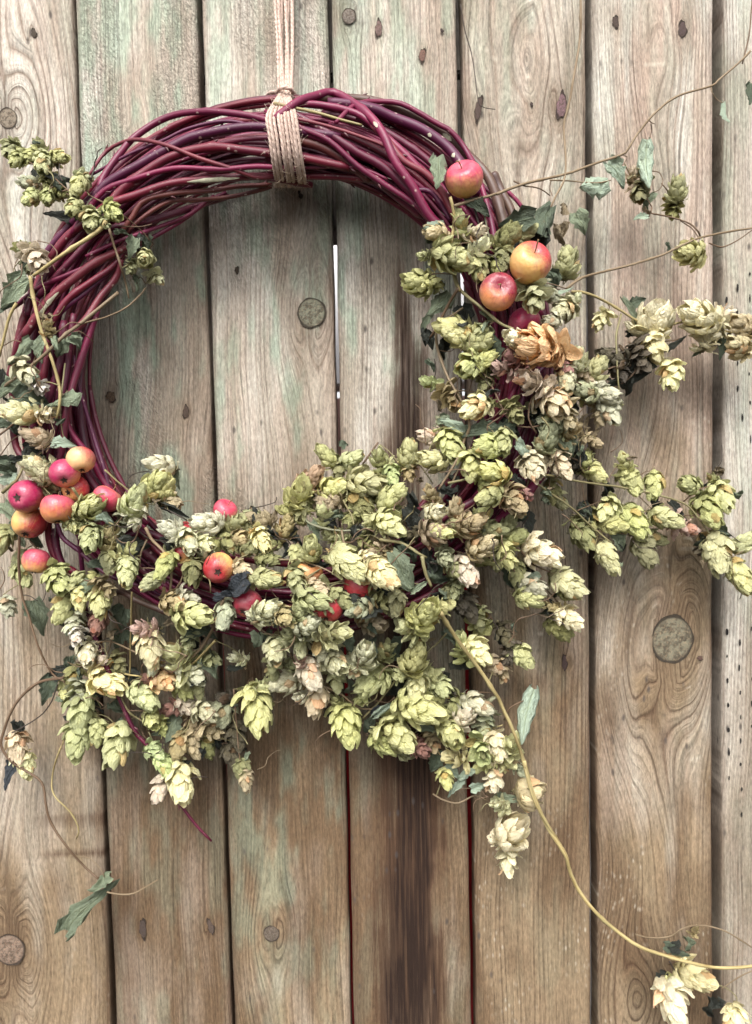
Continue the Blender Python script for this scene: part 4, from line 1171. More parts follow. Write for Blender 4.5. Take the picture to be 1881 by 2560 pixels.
# ---- hop sprigs: name key -> (label, [stems: (tile, points, width px, colour)])
SC = {'y': (0.40, 0.335, 0.16), 'g': (0.25, 0.23, 0.12), 't': (0.235, 0.18, 0.115), 'b': (0.17, 0.115, 0.075), 'd': (0.055, 0.042, 0.035)}
SPRIGS = {
 'ul': ("hop sprig with pale green cones sticking out beside the ring's upper burgundy canes", [('A', [(700, 930), (660, 985), (440, 1140), (220, 1290)], 11, 'y'), ('A', [(680, 960), (560, 850), (420, 700), (300, 600), (150, 520)], 4, 'b'),
        ('A', [(350, 1190), (380, 1140), (330, 1080), (250, 1060)], 3, 'b')]),
 'ui': ("small hop sprig with one round cone dangling inside the ring near its upper canes", [('A', [(720, 980), (760, 1110), (800, 1220), (830, 1330), (850, 1440)], 6, 't'), ('A', [(590, 760), (740, 840), (910, 970), (1010, 1080)], 4, 'b'), ('A', [(780, 960), (910, 970), (1000, 950)], 3, 'b'),
        ('A', [(960, 1340), (920, 1300), (880, 1400), (870, 1340)], 2.5, 'b')]),
 'ls': ("long straw-coloured hop stems with whitish cones crossing the ring's side above the apples", [('A', [(200, 1290), (220, 1430), (250, 1560), (285, 1690), (340, 1830), (385, 1990), (395, 2110), (375, 2230)], 9, 'y'),
        ('A', [(780, 1400), (540, 1600), (430, 1680), (250, 1850), (0, 2040), (-60, 2090)], 9, 't'), ('A', [(960, 1370), (930, 1410), (840, 1490), (700, 1560), (540, 1605)], 5, 't'),
        ('D', [(360, -10), (420, -60), (470, -90), (540, -80)], 3, 'b'), ('D', [(280, 60), (440, 10), (520, -30), (620, 40)], 3, 'b'), ('D', [(430, 180), (400, 460), (410, 620), (440, 720)], 4, 'g')]),
 'le': ("hop sprig with leaves spilling over the picture edge next to the magenta apple", [('A', [(110, 1470), (60, 1570), (0, 1800), (-40, 1900)], 8, 'y'), ('D', [(0, 60), (30, 60), (90, 30), (140, 40)], 3, 'b'), ('D', [(20, 1030), (110, 950), (150, 870)], 9, 'g'), ('D', [(0, 650), (80, 590), (150, 540)], 5, 'b'), ('D', [(0, 790), (90, 680), (180, 640)], 3, 'b'),
        ('D', [(150, 840), (220, 800), (330, 740), (420, 700)], 3, 'd')]),
 'lt': ("thin brown hop tendril looping down from the lowest pink apple", [('D', [(130, 1300), (125, 1480), (140, 1680), (190, 1840), (250, 2050), (340, 2220), (430, 2280)], 7, 'b'), ('G', [(140, 20), (200, 30), (250, 60)], 3, 'd')]),
 'll': ("dark trailing hop tendril ending in one drooping leaf low on the fence", [('G', [(420, 565), (250, 600), (100, 740), (20, 930), (10, 1020), (90, 1130), (270, 1250), (300, 1400), (340, 1530), (450, 1690), (560, 1810), (650, 1890)], 8, 'b'),
        ('G', [(380, 610), (330, 740), (230, 840), (40, 950)], 4, 'd'), ('J', [(470, 545), (530, 555), (600, 545), (695, 490)], 5, 't'), ('J', [(310, 385), (390, 395), (440, 440), (460, 480)], 3, 't')]),
 'lh': ("fine pale curling tendril hanging below the lower hop bunch", [('G', [(430, 960), (380, 1080), (345, 1220), (360, 1330), (470, 1450), (520, 1560), (505, 1625)], 5, 'y')]),
 'bl': ("hop bunch with yellow round cone and white petals below the ring", [('G', [(640, 330), (720, 325), (820, 360), (960, 430)], 5, 't'), ('G', [(410, 570), (450, 660), (470, 760), (500, 900)], 4, 'g'), ('G', [(870, 0), (865, 150), (860, 300), (850, 570), (780, 640)], 5, 'y'), ('G', [(740, 300), (720, 390), (690, 440)], 3, 'b'), ('G', [(830, 240), (740, 290), (640, 330), (520, 300)], 3, 'd')]),
 'bm': ("hop bunch hanging lowest, ending in a pair of long cones above the bare burgundy twig", [('G', [(820, 540), (900, 550), (950, 560)], 5, 'y'), ('G', [(800, 690), (850, 790), (900, 830), (980, 870)], 6, 'g'), ('G', [(980, 920), (1040, 1050), (1120, 1160)], 4, 'g'), ('G', [(680, 770), (740, 720), (800, 680)], 4, 't'), ('G', [(770, 890), (830, 850), (900, 820)], 3, 't')]),
 'bk': ("hop bunch with a thick pale forked stem under the red and yellow apple", [('G', [(1470, 50), (1420, 200), (1350, 340), (1270, 430), (1190, 520)], 8, 't'), ('G', [(1420, 320), (1300, 440), (1190, 530), (1120, 580)], 7, 'y'), ('G', [(1310, 945), (1430, 960), (1540, 985)], 5, 'g'), ('G', [(1180, 610), (1220, 760), (1260, 900), (1300, 1010)], 4, 'b'), ('G', [(1540, 640), (1560, 900), (1580, 1100), (1610, 1230)], 4, 'b')]),
 'cb': ("dense hop garland covering the ring's bottom among the half hidden red apples", [('D', [(960, 1260), (1000, 1340), (1100, 1450), (1130, 1560), (1120, 1690)], 8, 't'), ('D', [(970, 1340), (930, 1430), (920, 1530)], 5, 't'), ('D', [(880, 1250), (980, 1330), (1150, 1360), (1300, 1400)], 4, 'd'), ('D', [(1220, 1500), (1200, 1600), (1150, 1680)], 5, 't'), ('E', [(-60, 1150), (150, 1100), (170, 1060)], 3, 'd'),
        ('D', [(480, 1000), (540, 1090), (600, 1160), (760, 1250)], 7, 'g'), ('D', [(690, 880), (800, 980), (900, 1060)], 5, 'g'), ('D', [(830, 1000), (860, 920), (960, 890), (1060, 920)], 3, 'd'), ('D', [(1090, 1140), (1190, 1190), (1300, 1250), (1450, 1290)], 4, 'd'), ('D', [(200, 1350), (320, 1480), (480, 1580), (700, 1640)], 5, 'b')]),
 'cm': ("crowded hop garland in the lower middle with a pinkish cone at its upper edge", [('E', [(440, 1060), (440, 1160), (450, 1230)], 5, 'd'), ('E', [(610, 1080), (660, 1180), (680, 1240)], 5, 'g'), ('E', [(350, 1180), (400, 1240), (600, 1280), (850, 1260)], 6, 'gx'), ('E', [(600, 1280), (620, 1400), (630, 1500)], 6, 't'), ('E', [(840, 700), (700, 900), (600, 1050)], 5, 'b'), ('E', [(0, 1430), (120, 1470), (300, 1480), (500, 1540), (620, 1630)], 5, 't'), ('E', [(120, 1420), (110, 1520), (80, 1580)], 4, 'd')]),
 'ct': ("hop bunch with tan cones beside the canes at the ring's lower corner", [('E', [(850, 1340), (1000, 1370), (1100, 1430), (1160, 1460)], 9, 'g'), ('E', [(1130, 1450), (1150, 1550), (1190, 1650)], 10, 'g'), ('E', [(1180, 1490), (1300, 1530), (1420, 1620)], 4, 'd'), ('E', [(1200, 1080), (1220, 1200), (1260, 1340), (1300, 1480)], 4, 'b'), ('E', [(1440, 1150), (1500, 1280), (1560, 1440), (1640, 1560)], 4, 'b')]),
 'rs': ("hop sprig of green cones along a brown stem inside the ring's far side", [('E', [(1220, -30), (1235, 100), (1310, 300), (1380, 420), (1440, 580), (1400, 700), (1350, 830), (1240, 1010)], 8, 't'), ('E', [(1300, 970), (1380, 950), (1480, 920)], 7, 'g'), ('E', [(1360, 360), (1440, 365), (1520, 380)], 4, 'b'), ('E', [(1330, 960), (1380, 860), (1420, 780)], 5, 't'), ('E', [(1210, 150), (1220, 230), (1200, 300)], 3, 'd'), ('E', [(1560, 590), (1640, 540), (1700, 500)], 4, 'b')]),
 'rt': ("hop cluster of fluffy green cones around the three apples high on the ring", [('B', [(1315, 770), (1335, 850), (1340, 930), (1320, 1100), (1350, 1300), (1380, 1390)], 8, 'y'), ('B', [(1340, 1280), (1370, 1370), (1500, 1480), (1640, 1600), (1730, 1640)], 9, 'g'), ('B', [(1370, 1370), (1300, 1480), (1220, 1640), (1180, 1700)], 8, 'b'), ('B', [(1465, 780), (1490, 900), (1530, 1020), (1570, 1080)], 5, 'd'), ('B', [(1400, 1500), (1290, 1570), (1190, 1610)], 5, 't'), ('B', [(1540, 880), (1560, 1000), (1590, 1090)], 5, 'gx')]),
 'rw': ("long bare hop stem rising from the rosy apple to a dangling minty leaf", [('B', [(1340, 830), (1440, 800), (1560, 770), (1700, 720)], 8, 't'), ('C', [(-30, 752), (60, 715), (200, 670), (420, 620), (600, 560), (800, 492), (850, 430), (900, 350), (1000, 230), (1150, 110), (1380, 40), (1430, 0), (1560, -110), (1640, -190)], 7, 't'),
        ('L', [(1610, 280), (1640, 150), (1650, 50), (1655, -30)], 4, 'b'), ('C', [(320, 660), (480, 665), (640, 675), (720, 660)], 4, 't'), ('C', [(80, 665), (150, 695), (240, 710), (320, 760)], 4, 'b'), ('C', [(800, 495), (830, 510), (810, 550), (790, 560)], 2.5, 'b'), ('C', [(960, 260), (1010, 290)], 3, 'b'), ('C', [(985, 290), (990, 330), (970, 420)], 2.5, 'b'), ('C', [(1380, 45), (1390, 90), (1420, 130), (1460, 150)], 3, 't')]),
 'rv': ("thin grey hop stem climbing almost straight up the fence right of the ring's top", [('L', [(898, -60), (900, 60), (895, 180), (870, 330), (840, 480), (822, 560), (832, 700), (825, 790), (790, 860), (768, 915)], 7, 't'), ('L', [(770, 790), (765, 830), (775, 860)], 3, 'b')]),
 'rb': ("hair-thin dark tendril clinging to the board above the ring", [('L', [(372, 20), (390, 130), (415, 220), (435, 330), (452, 455), (490, 475), (525, 480)], 3, 'd')]),
 'rf': ("brown hop stem with a rolled minty leaf and three loose cones on it", [('C', [(430, 1375), (500, 1320), (600, 1280), (1000, 1175), (1200, 1080), (1330, 1030), (1550, 990), (1660, 975), (1760, 965)], 7, 't'), ('C', [(1310, 1030), (1290, 990), (1230, 940), (1130, 905), (985, 878)], 5, 'b'), ('C', [(1300, 1040), (1250, 970), (1180, 930)], 3, 'b'), ('C', [(1370, 1075), (1450, 1100), (1550, 1060), (1650, 990)], 4, 'b'), ('C', [(985, 870), (990, 830), (950, 760)], 4, 'b'), ('C', [(990, 600), (1040, 610), (1060, 660), (1040, 720), (1000, 740)], 3, 'b')]),
 'rc': ("hop branch with three big cream cones stretching across to the picture edge", [('C', [(465, 1395), (520, 1395), (600, 1420), (700, 1470), (800, 1530), (900, 1590), (1050, 1640), (1200, 1600), (1400, 1640), (1700, 1700)], 7, 'y'), ('C', [(790, 1540), (770, 1620), (755, 1690), (758, 1830), (770, 1990), (778, 2070)], 6, 'g'), ('F', [(1050, 40), (1130, 30), (1200, 10)], 4, 'b'), ('F', [(920, 180), (850, 270), (780, 320), (700, 360)], 4, 'b')]),
 'ro': ("hop clump with a huge papery tan cone on the ring's far side", [('F', [(165, 170), (180, 280), (220, 370), (190, 440), (180, 550), (230, 640)], 5, 'b'), ('F', [(390, 260), (300, 340), (220, 390), (180, 460)], 4, 'b'), ('F', [(-60, 340), (60, 560), (180, 600), (300, 580)], 5, 'b'), ('F', [(390, 620), (420, 720), (450, 800)], 4, 'b'), ('F', [(280, 620), (390, 600), (520, 500), (560, 420)], 4, 'b'), ('F', [(130, 700), (160, 830), (180, 960), (120, 1060)], 5, 't')]),
 'rm': ("hop branch on a slender stem carrying many round cones out over the boards", [('F', [(230, 910), (350, 925), (530, 960), (790, 995), (1050, 1050), (1200, 1100), (1260, 1150), (1340, 1260), (1400, 1320), (1560, 1400)], 6, 'g'), ('F', [(700, 960), (730, 890), (790, 830)], 3, 'b'), ('F', [(530, 960), (545, 1050), (560, 1120)], 3, 'b'), ('F', [(890, 1040), (980, 1130), (1040, 1180)], 3, 'b'), ('F', [(920, 915), (960, 890), (1060, 910)], 3, 'b'), ('F', [(1200, 1090), (1300, 1010), (1380, 990)], 4, 'b')]),
 'rk': ("dark green hop tassel on a straight stem below the round cone branch", [('F', [(230, 970), (330, 1040), (400, 1080), (500, 1160), (560, 1220), (650, 1300), (720, 1360)], 6, 'g'), ('F', [(500, 1150), (600, 1110), (680, 1080)], 3, 'b'), ('F', [(620, 1280), (780, 1300), (900, 1330)], 3, 'b')]),
 'rl': ("hop sprig with plump pinkish cones below the ring's lower corner", [('F', [(30, 1380), (110, 1400), (200, 1500), (330, 1560), (420, 1620)], 5, 'b'), ('F', [(190, 1540), (220, 1610), (280, 1660), (370, 1750)], 4, 'b'), ('F', [(110, 1460), (80, 1540), (130, 1640)], 4, 'b'), ('I', [(300, 0), (320, 80), (380, 150)], 4, 'b'), ('I', [(-60, 180), (30, 330), (90, 410)], 4, 'd')]),
 'bc': ("drooping hop swag of whitish cones hanging below the deep red apple", [('H', [(60, 240), (120, 280), (190, 290), (300, 300)], 4, 't'), ('H', [(430, 280), (390, 360), (340, 430)], 5, 't'), ('H', [(360, 415), (430, 430), (470, 470)], 4, 't'), ('H', [(460, 610), (590, 670), (640, 710), (720, 765), (800, 770)], 6, 't'), ('H', [(600, 670), (640, 770), (700, 840), (745, 865)], 5, 't'), ('H', [(735, 835), (830, 740), (910, 640), (980, 540)], 6, 'g'), ('H', [(250, 380), (290, 470), (330, 600)], 4, 'b'), ('H', [(560, 500), (700, 540), (830, 560)], 4, 'b')]),
 'be': ("end of the hop swag with bright yellow green cones and minty leaf scraps", [('H', [(1290, 270), (1230, 340), (1170, 400), (1140, 560)], 5, 'g'), ('H', [(1100, 600), (1180, 700), (1300, 850), (1460, 960)], 5, 'g'), ('H', [(1500, 950), (1580, 910), (1660, 875)], 4, 'y'), ('H', [(980, 850), (1100, 880), (1250, 900)], 4, 'b'), ('H', [(1200, 1330), (1270, 1370), (1370, 1390), (1480, 1340), (1560, 1380)], 5, 't'), ('H', [(1500, 1050), (1580, 1180), (1610, 1300), (1640, 1420)], 4, 'g')]),
 'lg': ("long golden hop stem sweeping down the fence to cream cones at the low picture corner", [('H', [(1255, 140), (1275, 180), (1380, 340), (1500, 500), (1600, 650), (1652, 740), (1745, 950), (1800, 1120), (1860, 1350), (1950, 1520), (2055, 1690)], 9, 'y'),
        ('K', [(652, -30), (668, 40), (700, 140), (760, 270), (832, 382), (850, 450), (890, 540), (960, 630), (1060, 722), (1160, 790), (1260, 825), (1360, 855), (1480, 878), (1580, 878), (1700, 865)], 9, 'y'), ('K', [(1140, 730), (1200, 745), (1290, 742), (1350, 705), (1430, 690), (1520, 710), (1600, 755), (1700, 820)], 5, 't'), ('K', [(1700, 870), (1600, 915), (1515, 970)], 4, 't'), ('K', [(1265, 800), (1260, 850), (1280, 900)], 4, 't'), ('K', [(1290, 850), (1320, 910), (1300, 960)], 5, 'd'), ('I', [(20, 840), (50, 770), (110, 730), (180, 700)], 4, 'b'), ('I', [(30, 1440), (60, 1390), (90, 1360)], 3, 'b'), ('K', [(600, 150), (585, 190), (570, 230)], 3, 'b')]),
}
SC['gx'] = (0.24, 0.25, 0.17)

# ---- cones: tile -> x, y, length (tile px), direction deg (0 right, 90 down), tilt towards viewer deg, colour, shape c/m/o/f, layer
CONES = {
 'A': [(75, 460, 150, 100, 25, 'g', 'm', 1), (125, 520, 150, 110, 30, 'g', 'm', 2), (285, 545, 190, 80, 25, 'g', 'c', 3), (390, 510, 140, 10, 20, 'g', 'm', 1), (215, 500, 150, 120, 20, 'g', 'm', 1), (270, 450, 130, 250, 10, 'ol', 'o', 0), (195, 680, 140, 190, 20, 'gr', 'm', 1), (205, 775, 150, 120, 30, 'g', 'c', 2), (315, 775, 150, 75, 40, 'g', 'c', 3),
       (310, 680, 130, 90, 0, 'ol', 'o', 0), (400, 750, 120, 0, 0, 'ol', 'o', 0), (515, 700, 180, 95, 15, 'g', 'c', 3), (560, 640, 120, 30, 10, 'gr', 'o', 2), (490, 840, 160, 100, 25, 'g', 'c', 3), (530, 880, 120, 40, 10, 'g', 'm', 1), (600, 920, 170, 80, 20, 'g', 'm', 2), (740, 865, 160, 40, 10, 'g', 'm', 2), (680, 950, 110, 20, 10, 'gr', 'o', 1),
       (240, 1180, 220, 65, 20, 'p', 'o', 2), (170, 1120, 150, 200, 0, 'ol', 'o', 1), (190, 1210, 140, 100, 0, 'gr', 'o', 0), (955, 1185, 185, 70, 55, 'yg', 'c', 4), (1035, 1300, 130, 45, 20, 'w', 'o', 2), (870, 1230, 110, 120, 0, 'gr', 'o', 1), (320, 1640, 120, 280, 10, 't', 'o', 2)],
 'B': [(1225, 1010, 180, 185, 20, 'p', 'm', 2), (1390, 970, 200, 250, 20, 'g', 'o', 2), (1480, 1010, 150, 340, 10, 'p', 'o', 1), (1320, 1165, 280, 25, 15, 'g', 'm', 4), (1400, 1190, 220, 30, 10, 'yg', 'c', 4), (1500, 1120, 180, 320, 20, 'w', 'o', 3), (1500, 1230, 200, 80, 10, 'g', 'm', 2), (1110, 1340, 240, 185, 15, 'yg', 'm', 3), (1190, 1330, 160, 30, 10, 'g', 'o', 2), (1150, 1160, 110, 180, 10, 'g', 'o', 2),
       (1350, 1640, 270, 195, 10, 'yg', 'm', 3), (1520, 1680, 170, 100, 10, 'g', 'm', 2), (1620, 1230, 170, 60, 0, 'ol', 'm', 1)],
 'C': [(40, 1050, 220, 300, 10, 'ol', 'm', 3), (160, 1010, 160, 330, 0, 'g', 'm', 1), (20, 1180, 160, 100, 0, 'ol', 'm', 2), (430, 1210, 210, 275, 15, 'g', 'm', 1), (910, 720, 200, 90, 10, 'ol', 'o', 1), (870, 640, 130, 250, 10, 'p', 'o', 0), (1160, 720, 180, 265, 15, 'g', 'm', 1), (1130, 850, 130, 90, 0, 'ol', 'o', 0), (1240, 1140, 220, 185, 15, 'yg', 'm', 1),
       (210, 1430, 240, 80, 20, 'gr', 'o', 4), (300, 1400, 170, 30, 0, 'gr', 'm', 2), (410, 1520, 200, 140, 15, 'w', 'm', 3), (330, 1590, 140, 170, 10, 'w', 'm', 2), (480, 1450, 110, 300, 10, 'w', 'o', 2), (660, 1580, 170, 120, 10, 'y', 'o', 1), (1010, 1560, 260, 275, 15, 'y', 'b', 3), (1010, 1650, 220, 100, 10, 'y', 'o', 2), (1300, 1570, 300, 205, 15, 'y', 'm', 3), (1420, 1650, 180, 120, 10, 'y', 'o', 2), (1600, 1620, 220, 200, 20, 'p', 'm', 2), (1480, 1560, 150, 20, 10, 'y', 'o', 1)],
 'D': [(150, 505, 260, 184, 12, 'w', 'm', 4), (310, 510, 150, 350, 10, 'y', 'o', 3), (250, 665, 200, 195, 15, 't', 'm', 3), (170, 240, 230, 60, 10, 'w', 'f', 3), (265, 340, 120, 30, 20, 'wh', 'o', 3), (265, 875, 240, 215, 15, 'w', 'm', 3), (330, 870, 140, 20, 0, 'gr', 'o', 1), (600, 1130, 260, 320, 15, 'g', 'c', 3), (510, 1240, 150, 160, 10, 'g', 'm', 2), (600, 1330, 250, 75, 40, 'g', 'c', 5),
       (1065, 850, 210, 195, 15, 'w', 'm', 2), (1010, 985, 250, 320, 10, 'g', 'c', 2), (1090, 1000, 200, 300, 10, 'yg', 'c', 2), (890, 1100, 280, 285, 15, 'g', 'c', 4), (900, 1180, 200, 100, 10, 'w', 'o', 3), (1130, 1090, 150, 30, 10, 't', 'm', 0), (840, 1550, 220, 75, 30, 'g', 'c', 5), (820, 1430, 170, 330, 10, 'yg', 'o', 3), (1090, 1510, 210, 110, 15, 'g', 'c', 4), (1000, 1620, 180, 140, 15, 'g', 'c', 4), (720, 1480, 170, 80, 0, 'g', 'm', 2),
       (380, 1600, 240, 60, 15, 'g', 'm', 4), (490, 1620, 170, 330, 10, 'g', 'm', 3), (1370, 1235, 230, 195, 15, 'w', 'm', 3), (1530, 1250, 200, 320, 10, 'g', 'o', 3), (1130, 1280, 180, 200, 15, 'w', 'm', 3), (1240, 1350, 190, 60, 20, 'w', 'm', 4), (1340, 1370, 170, 20, 15, 'w', 'm', 3), (25, 1340, 210, 110, 10, 'g', 'm', 3), (1270, 1550, 190, 80, 0, 'ol', 'm', 2), (1590, 1540, 170, 20, 10, 'p', 'm', 3), (1635, 1240, 150, 60, 0, 'yg', 'm', 1),
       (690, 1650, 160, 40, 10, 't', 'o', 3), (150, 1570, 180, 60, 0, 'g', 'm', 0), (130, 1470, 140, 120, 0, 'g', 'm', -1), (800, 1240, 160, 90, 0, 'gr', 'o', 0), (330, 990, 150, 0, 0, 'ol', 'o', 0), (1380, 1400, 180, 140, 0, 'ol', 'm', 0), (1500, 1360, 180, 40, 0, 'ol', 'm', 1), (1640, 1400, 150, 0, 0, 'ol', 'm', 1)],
 'E': [(1370, 0, 220, 200, 10, 'yg', 'm', 3), (1500, 50, 210, 340, 10, 'g', 'm', 3), (1460, 190, 290, 150, 30, 'g', 'm', 4), (1540, 160, 180, 330, 10, 'g', 'm', 3), (1560, 270, 180, 110, 0, 'ol', 'o', 1), (1175, 310, 130, 200, 40, 'l', 'o', 2), (1310, 410, 190, 60, 20, 't', 'o', 2), (1480, 470, 230, 150, 15, 'y', 'm', 4), (1540, 430, 150, 10, 0, 'ol', 'o', 2), (1190, 670, 190, 190, 10, 'p', 'm', 3), (1310, 710, 240, 75, 20, 'g', 'm', 4),
       (1200, 820, 230, 195, 20, 'yg', 'm', 4), (1260, 590, 140, 250, 0, 'gr', 'o', 1), (1040, 775, 220, 275, 15, 'yg', 'c', 4), (1040, 880, 160, 90, 10, 't', 'o', 2), (1575, 730, 240, 180, 15, 'g', 'c', 4), (1450, 850, 210, 95, 15, 'g', 'm', 3), (1600, 900, 240, 195, 20, 'yg', 'c', 5), (1570, 1050, 210, 150, 20, 'g', 'c', 4), (860, 840, 210, 250, 20, 'g', 'o', 3), (930, 920, 160, 70, 30, 'l', 'm', 3), (500, 790, 200, 235, 15, 'g', 'c', 2), (665, 810, 190, 335, 15, 'g', 'c', 2),
       (580, 870, 150, 100, 0, 'ol', 'o', 1), (760, 970, 290, 5, 15, 'yg', 'm', 4), (930, 1060, 240, 325, 15, 'g', 'c', 5), (310, 1070, 280, 285, 20, 'yg', 'o', 5), (405, 945, 220, 300, 15, 'k', 'm', 4), (330, 1130, 200, 100, 10, 'yg', 'o', 4), (540, 1010, 210, 340, 10, 'yg', 'm', 3), (510, 1100, 190, 170, 10, 't', 'm', 2), (720, 1090, 230, 60, 0, 'ol', 'm', 1), (700, 1180, 200, 150, 0, 'ol', 'o', 0), (910, 1240, 240, 40, 15, 'yg', 'm', 5), (480, 1190, 180, 250, 0, 'g', 'o', 2), (830, 1230, 180, 190, 10, 'g', 'o', 3),
       (235, 1260, 190, 285, 15, 't', 'm', 3), (60, 1220, 190, 210, 10, 't', 'm', 3), (70, 1340, 210, 60, 20, 'y', 'm', 4), (400, 1400, 230, 280, 35, 'yg', 'c', 5), (650, 1510, 310, 40, 15, 'yg', 'c', 5), (870, 1570, 290, 45, 15, 'y', 'c', 6), (780, 1480, 160, 20, 0, 'y', 'm', 4), (1220, 1165, 190, 330, 50, 'y', 'c', 4), (1220, 1300, 240, 350, 40, 't', 'm', 4), (1260, 1290, 170, 20, 40, 'yg', 'c', 5), (1190, 1060, 150, 250, 10, 't', 'o', 1), (1350, 1140, 160, 280, 0, 't', 'm', 1),
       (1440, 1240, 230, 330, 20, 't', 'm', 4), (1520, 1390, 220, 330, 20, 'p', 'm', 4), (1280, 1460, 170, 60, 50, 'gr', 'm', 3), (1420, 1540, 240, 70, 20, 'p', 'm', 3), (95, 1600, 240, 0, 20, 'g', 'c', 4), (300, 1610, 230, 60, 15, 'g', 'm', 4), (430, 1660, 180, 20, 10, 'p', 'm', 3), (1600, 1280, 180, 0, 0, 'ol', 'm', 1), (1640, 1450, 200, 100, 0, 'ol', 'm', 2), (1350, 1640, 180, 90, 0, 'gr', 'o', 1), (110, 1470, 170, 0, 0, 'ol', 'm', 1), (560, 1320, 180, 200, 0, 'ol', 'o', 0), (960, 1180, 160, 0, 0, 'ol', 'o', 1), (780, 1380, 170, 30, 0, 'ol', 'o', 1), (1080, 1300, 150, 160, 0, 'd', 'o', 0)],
 'F': [(190, 65, 330, 195, 20, 'o', 'b', 5), (110, 30, 220, 200, 20, 'y', 'm', 4), (340, 110, 260, 150, 30, 'o', 'o', 5), (90, 160, 170, 220, 10, 'r', 'o', 3), (20, 210, 170, 180, 0, 'k', 'o', 2), (410, 200, 170, 70, 20, 'r', 'o', 4), (210, 310, 250, 200, 20, 'p', 'o', 4), (330, 430, 290, 70, 20, 'p', 'f', 5), (350, 400, 200, 30, 20, 'o', 'o', 5), (430, 280, 210, 90, 20, 'w', 'c', 5), (510, 160, 180, 270, 10, 'w', 'm', 3), (540, 250, 150, 40, 0, 't', 'o', 2), (630, 220, 180, 300, 15, 'yg', 'm', 3),
       (560, 360, 200, 200, 15, 'gr', 'm', 3), (660, 380, 240, 20, 20, 'w', 'm', 4), (700, 480, 230, 70, 20, 'w', 'm', 3), (650, 520, 150, 100, 0, 't', 'o', 2), (740, 150, 220, 200, 0, 'd', 'm', 1), (760, 210, 180, 60, 0, 'd', 'o', 1), (900, 140, 200, 60, 10, 'd', 'o', 2), (990, 60, 250, 80, 10, 'y', 'o', 3), (1120, 260, 220, 105, 20, 'y', 'm', 2), (80, 490, 180, 60, 20, 'ol', 'o', 3), (430, 520, 200, 85, 15, 'p', 'o', 4), (330, 540, 130, 160, 0, 'w', 'o', 3),
       (300, 680, 220, 280, 15, 'gr', 'c', 3), (450, 640, 190, 300, 15, 't', 'o', 3), (590, 690, 150, 20, 10, 't', 'o', 2), (390, 850, 210, 70, 20, 'p', 'm', 3), (290, 820, 160, 180, 0, 't', 'o', 1), (200, 850, 240, 70, 20, 'y', 'm', 4), (20, 690, 180, 90, 15, 'g', 'm', 4), (80, 1090, 230, 60, 15, 't', 'm', 4), (140, 1040, 140, 30, 10, 'r', 'o', 4), (330, 1010, 190, 90, 0, 'ol', 'm', -2), (380, 1080, 140, 60, 0, 'ol', 'm', -2), (610, 890, 190, 40, 15, 'yg', 'c', 2), (560, 830, 130, 290, 0, 'g', 'o', 1), (520, 860, 140, 200, 0, 'd', 'o', 0),
       (850, 950, 220, 65, 15, 'g', 'c', 2), (810, 850, 150, 250, 10, 'g', 'o', 2), (1000, 985, 210, 95, 15, 'g', 'c', 2), (1240, 985, 200, 190, 20, 'g', 'c', 1), (1450, 1050, 230, 75, 15, 'yg', 'm', 1), (1400, 960, 130, 240, 0, 'ol', 'o', 0), (1360, 1150, 250, 65, 20, 'g', 'm', 2), (700, 1135, 190, 120, 20, 'yg', 'm', 2), (735, 1240, 180, 15, 20, 'yg', 'c', 2), (865, 1220, 250, 60, 15, 'g', 'c', 2), (1080, 1200, 240, 30, 20, 'yg', 'c', 3), (530, 1300, 250, 60, 10, 'ol', 'm', 0), (600, 1220, 180, 100, 0, 'ol', 'o', 0), (700, 1460, 230, 65, 15, 'yg', 'c', 2), (940, 1410, 240, 70, 10, 'ol', 'm', 1), (990, 1330, 190, 20, 0, 'ol', 'm', 0),
       (1420, 1420, 290, 85, 15, 'yg', 'c', 2), (1600, 1360, 210, 330, 10, 'g', 'c', 1), (1570, 1580, 280, 80, 20, 'yg', 'c', 2), (1200, 1260, 190, 20, 10, 'k', 'o', 0), (1340, 1380, 150, 140, 0, 'd', 'o', -1), (260, 1430, 280, 30, 20, 'y', 'm', 4), (430, 1630, 270, 25, 15, 'yg', 'm', 4), (20, 1430, 220, 70, 15, 'yg', 'o', 3), (90, 1330, 180, 330, 10, 'g', 'm', 2), (200, 1650, 200, 20, 20, 'w', 'm', 3), (100, 1550, 170, 90, 0, 'ol', 'm', 1), (1370, 10, 200, 300, 10, 'y', 'o', 2), (1570, 70, 210, 200, 10, 'p', 'm', 2)],
 'G': [(50, 100, 150, 60, 10, 'w', 'm', -2), (430, 100, 220, 110, 15, 'yg', 'm', 3), (520, 40, 170, 80, 20, 'yg', 'm', 4), (665, 60, 220, 90, 20, 'yg', 'm', 4), (650, 190, 180, 95, 15, 'r', 'm', 3), (490, 190, 180, 100, 10, 'w', 'o', 3), (510, 280, 130, 95, 20, 'wh', 'o', 6), (575, 400, 220, 60, 50, 'y', 'c', 5), (640, 430, 150, 30, 10, 'p', 'o', 3), (700, 590, 290, 15, 15, 'y', 'm', 5), (990, 350, 290, 75, 15, 'y', 'm', 4), (960, 250, 180, 200, 10, 'k', 'o', 4), (1010, 490, 130, 100, 10, 'w', 'm', 3), (1075, 580, 220, 10, 20, 'o', 'm', 4), (1010, 570, 150, 190, 10, 'r', 'o', 3), (1180, 440, 240, 240, 20, 'w', 'o', 3), (1270, 540, 200, 30, 20, 'w', 'm', 3),
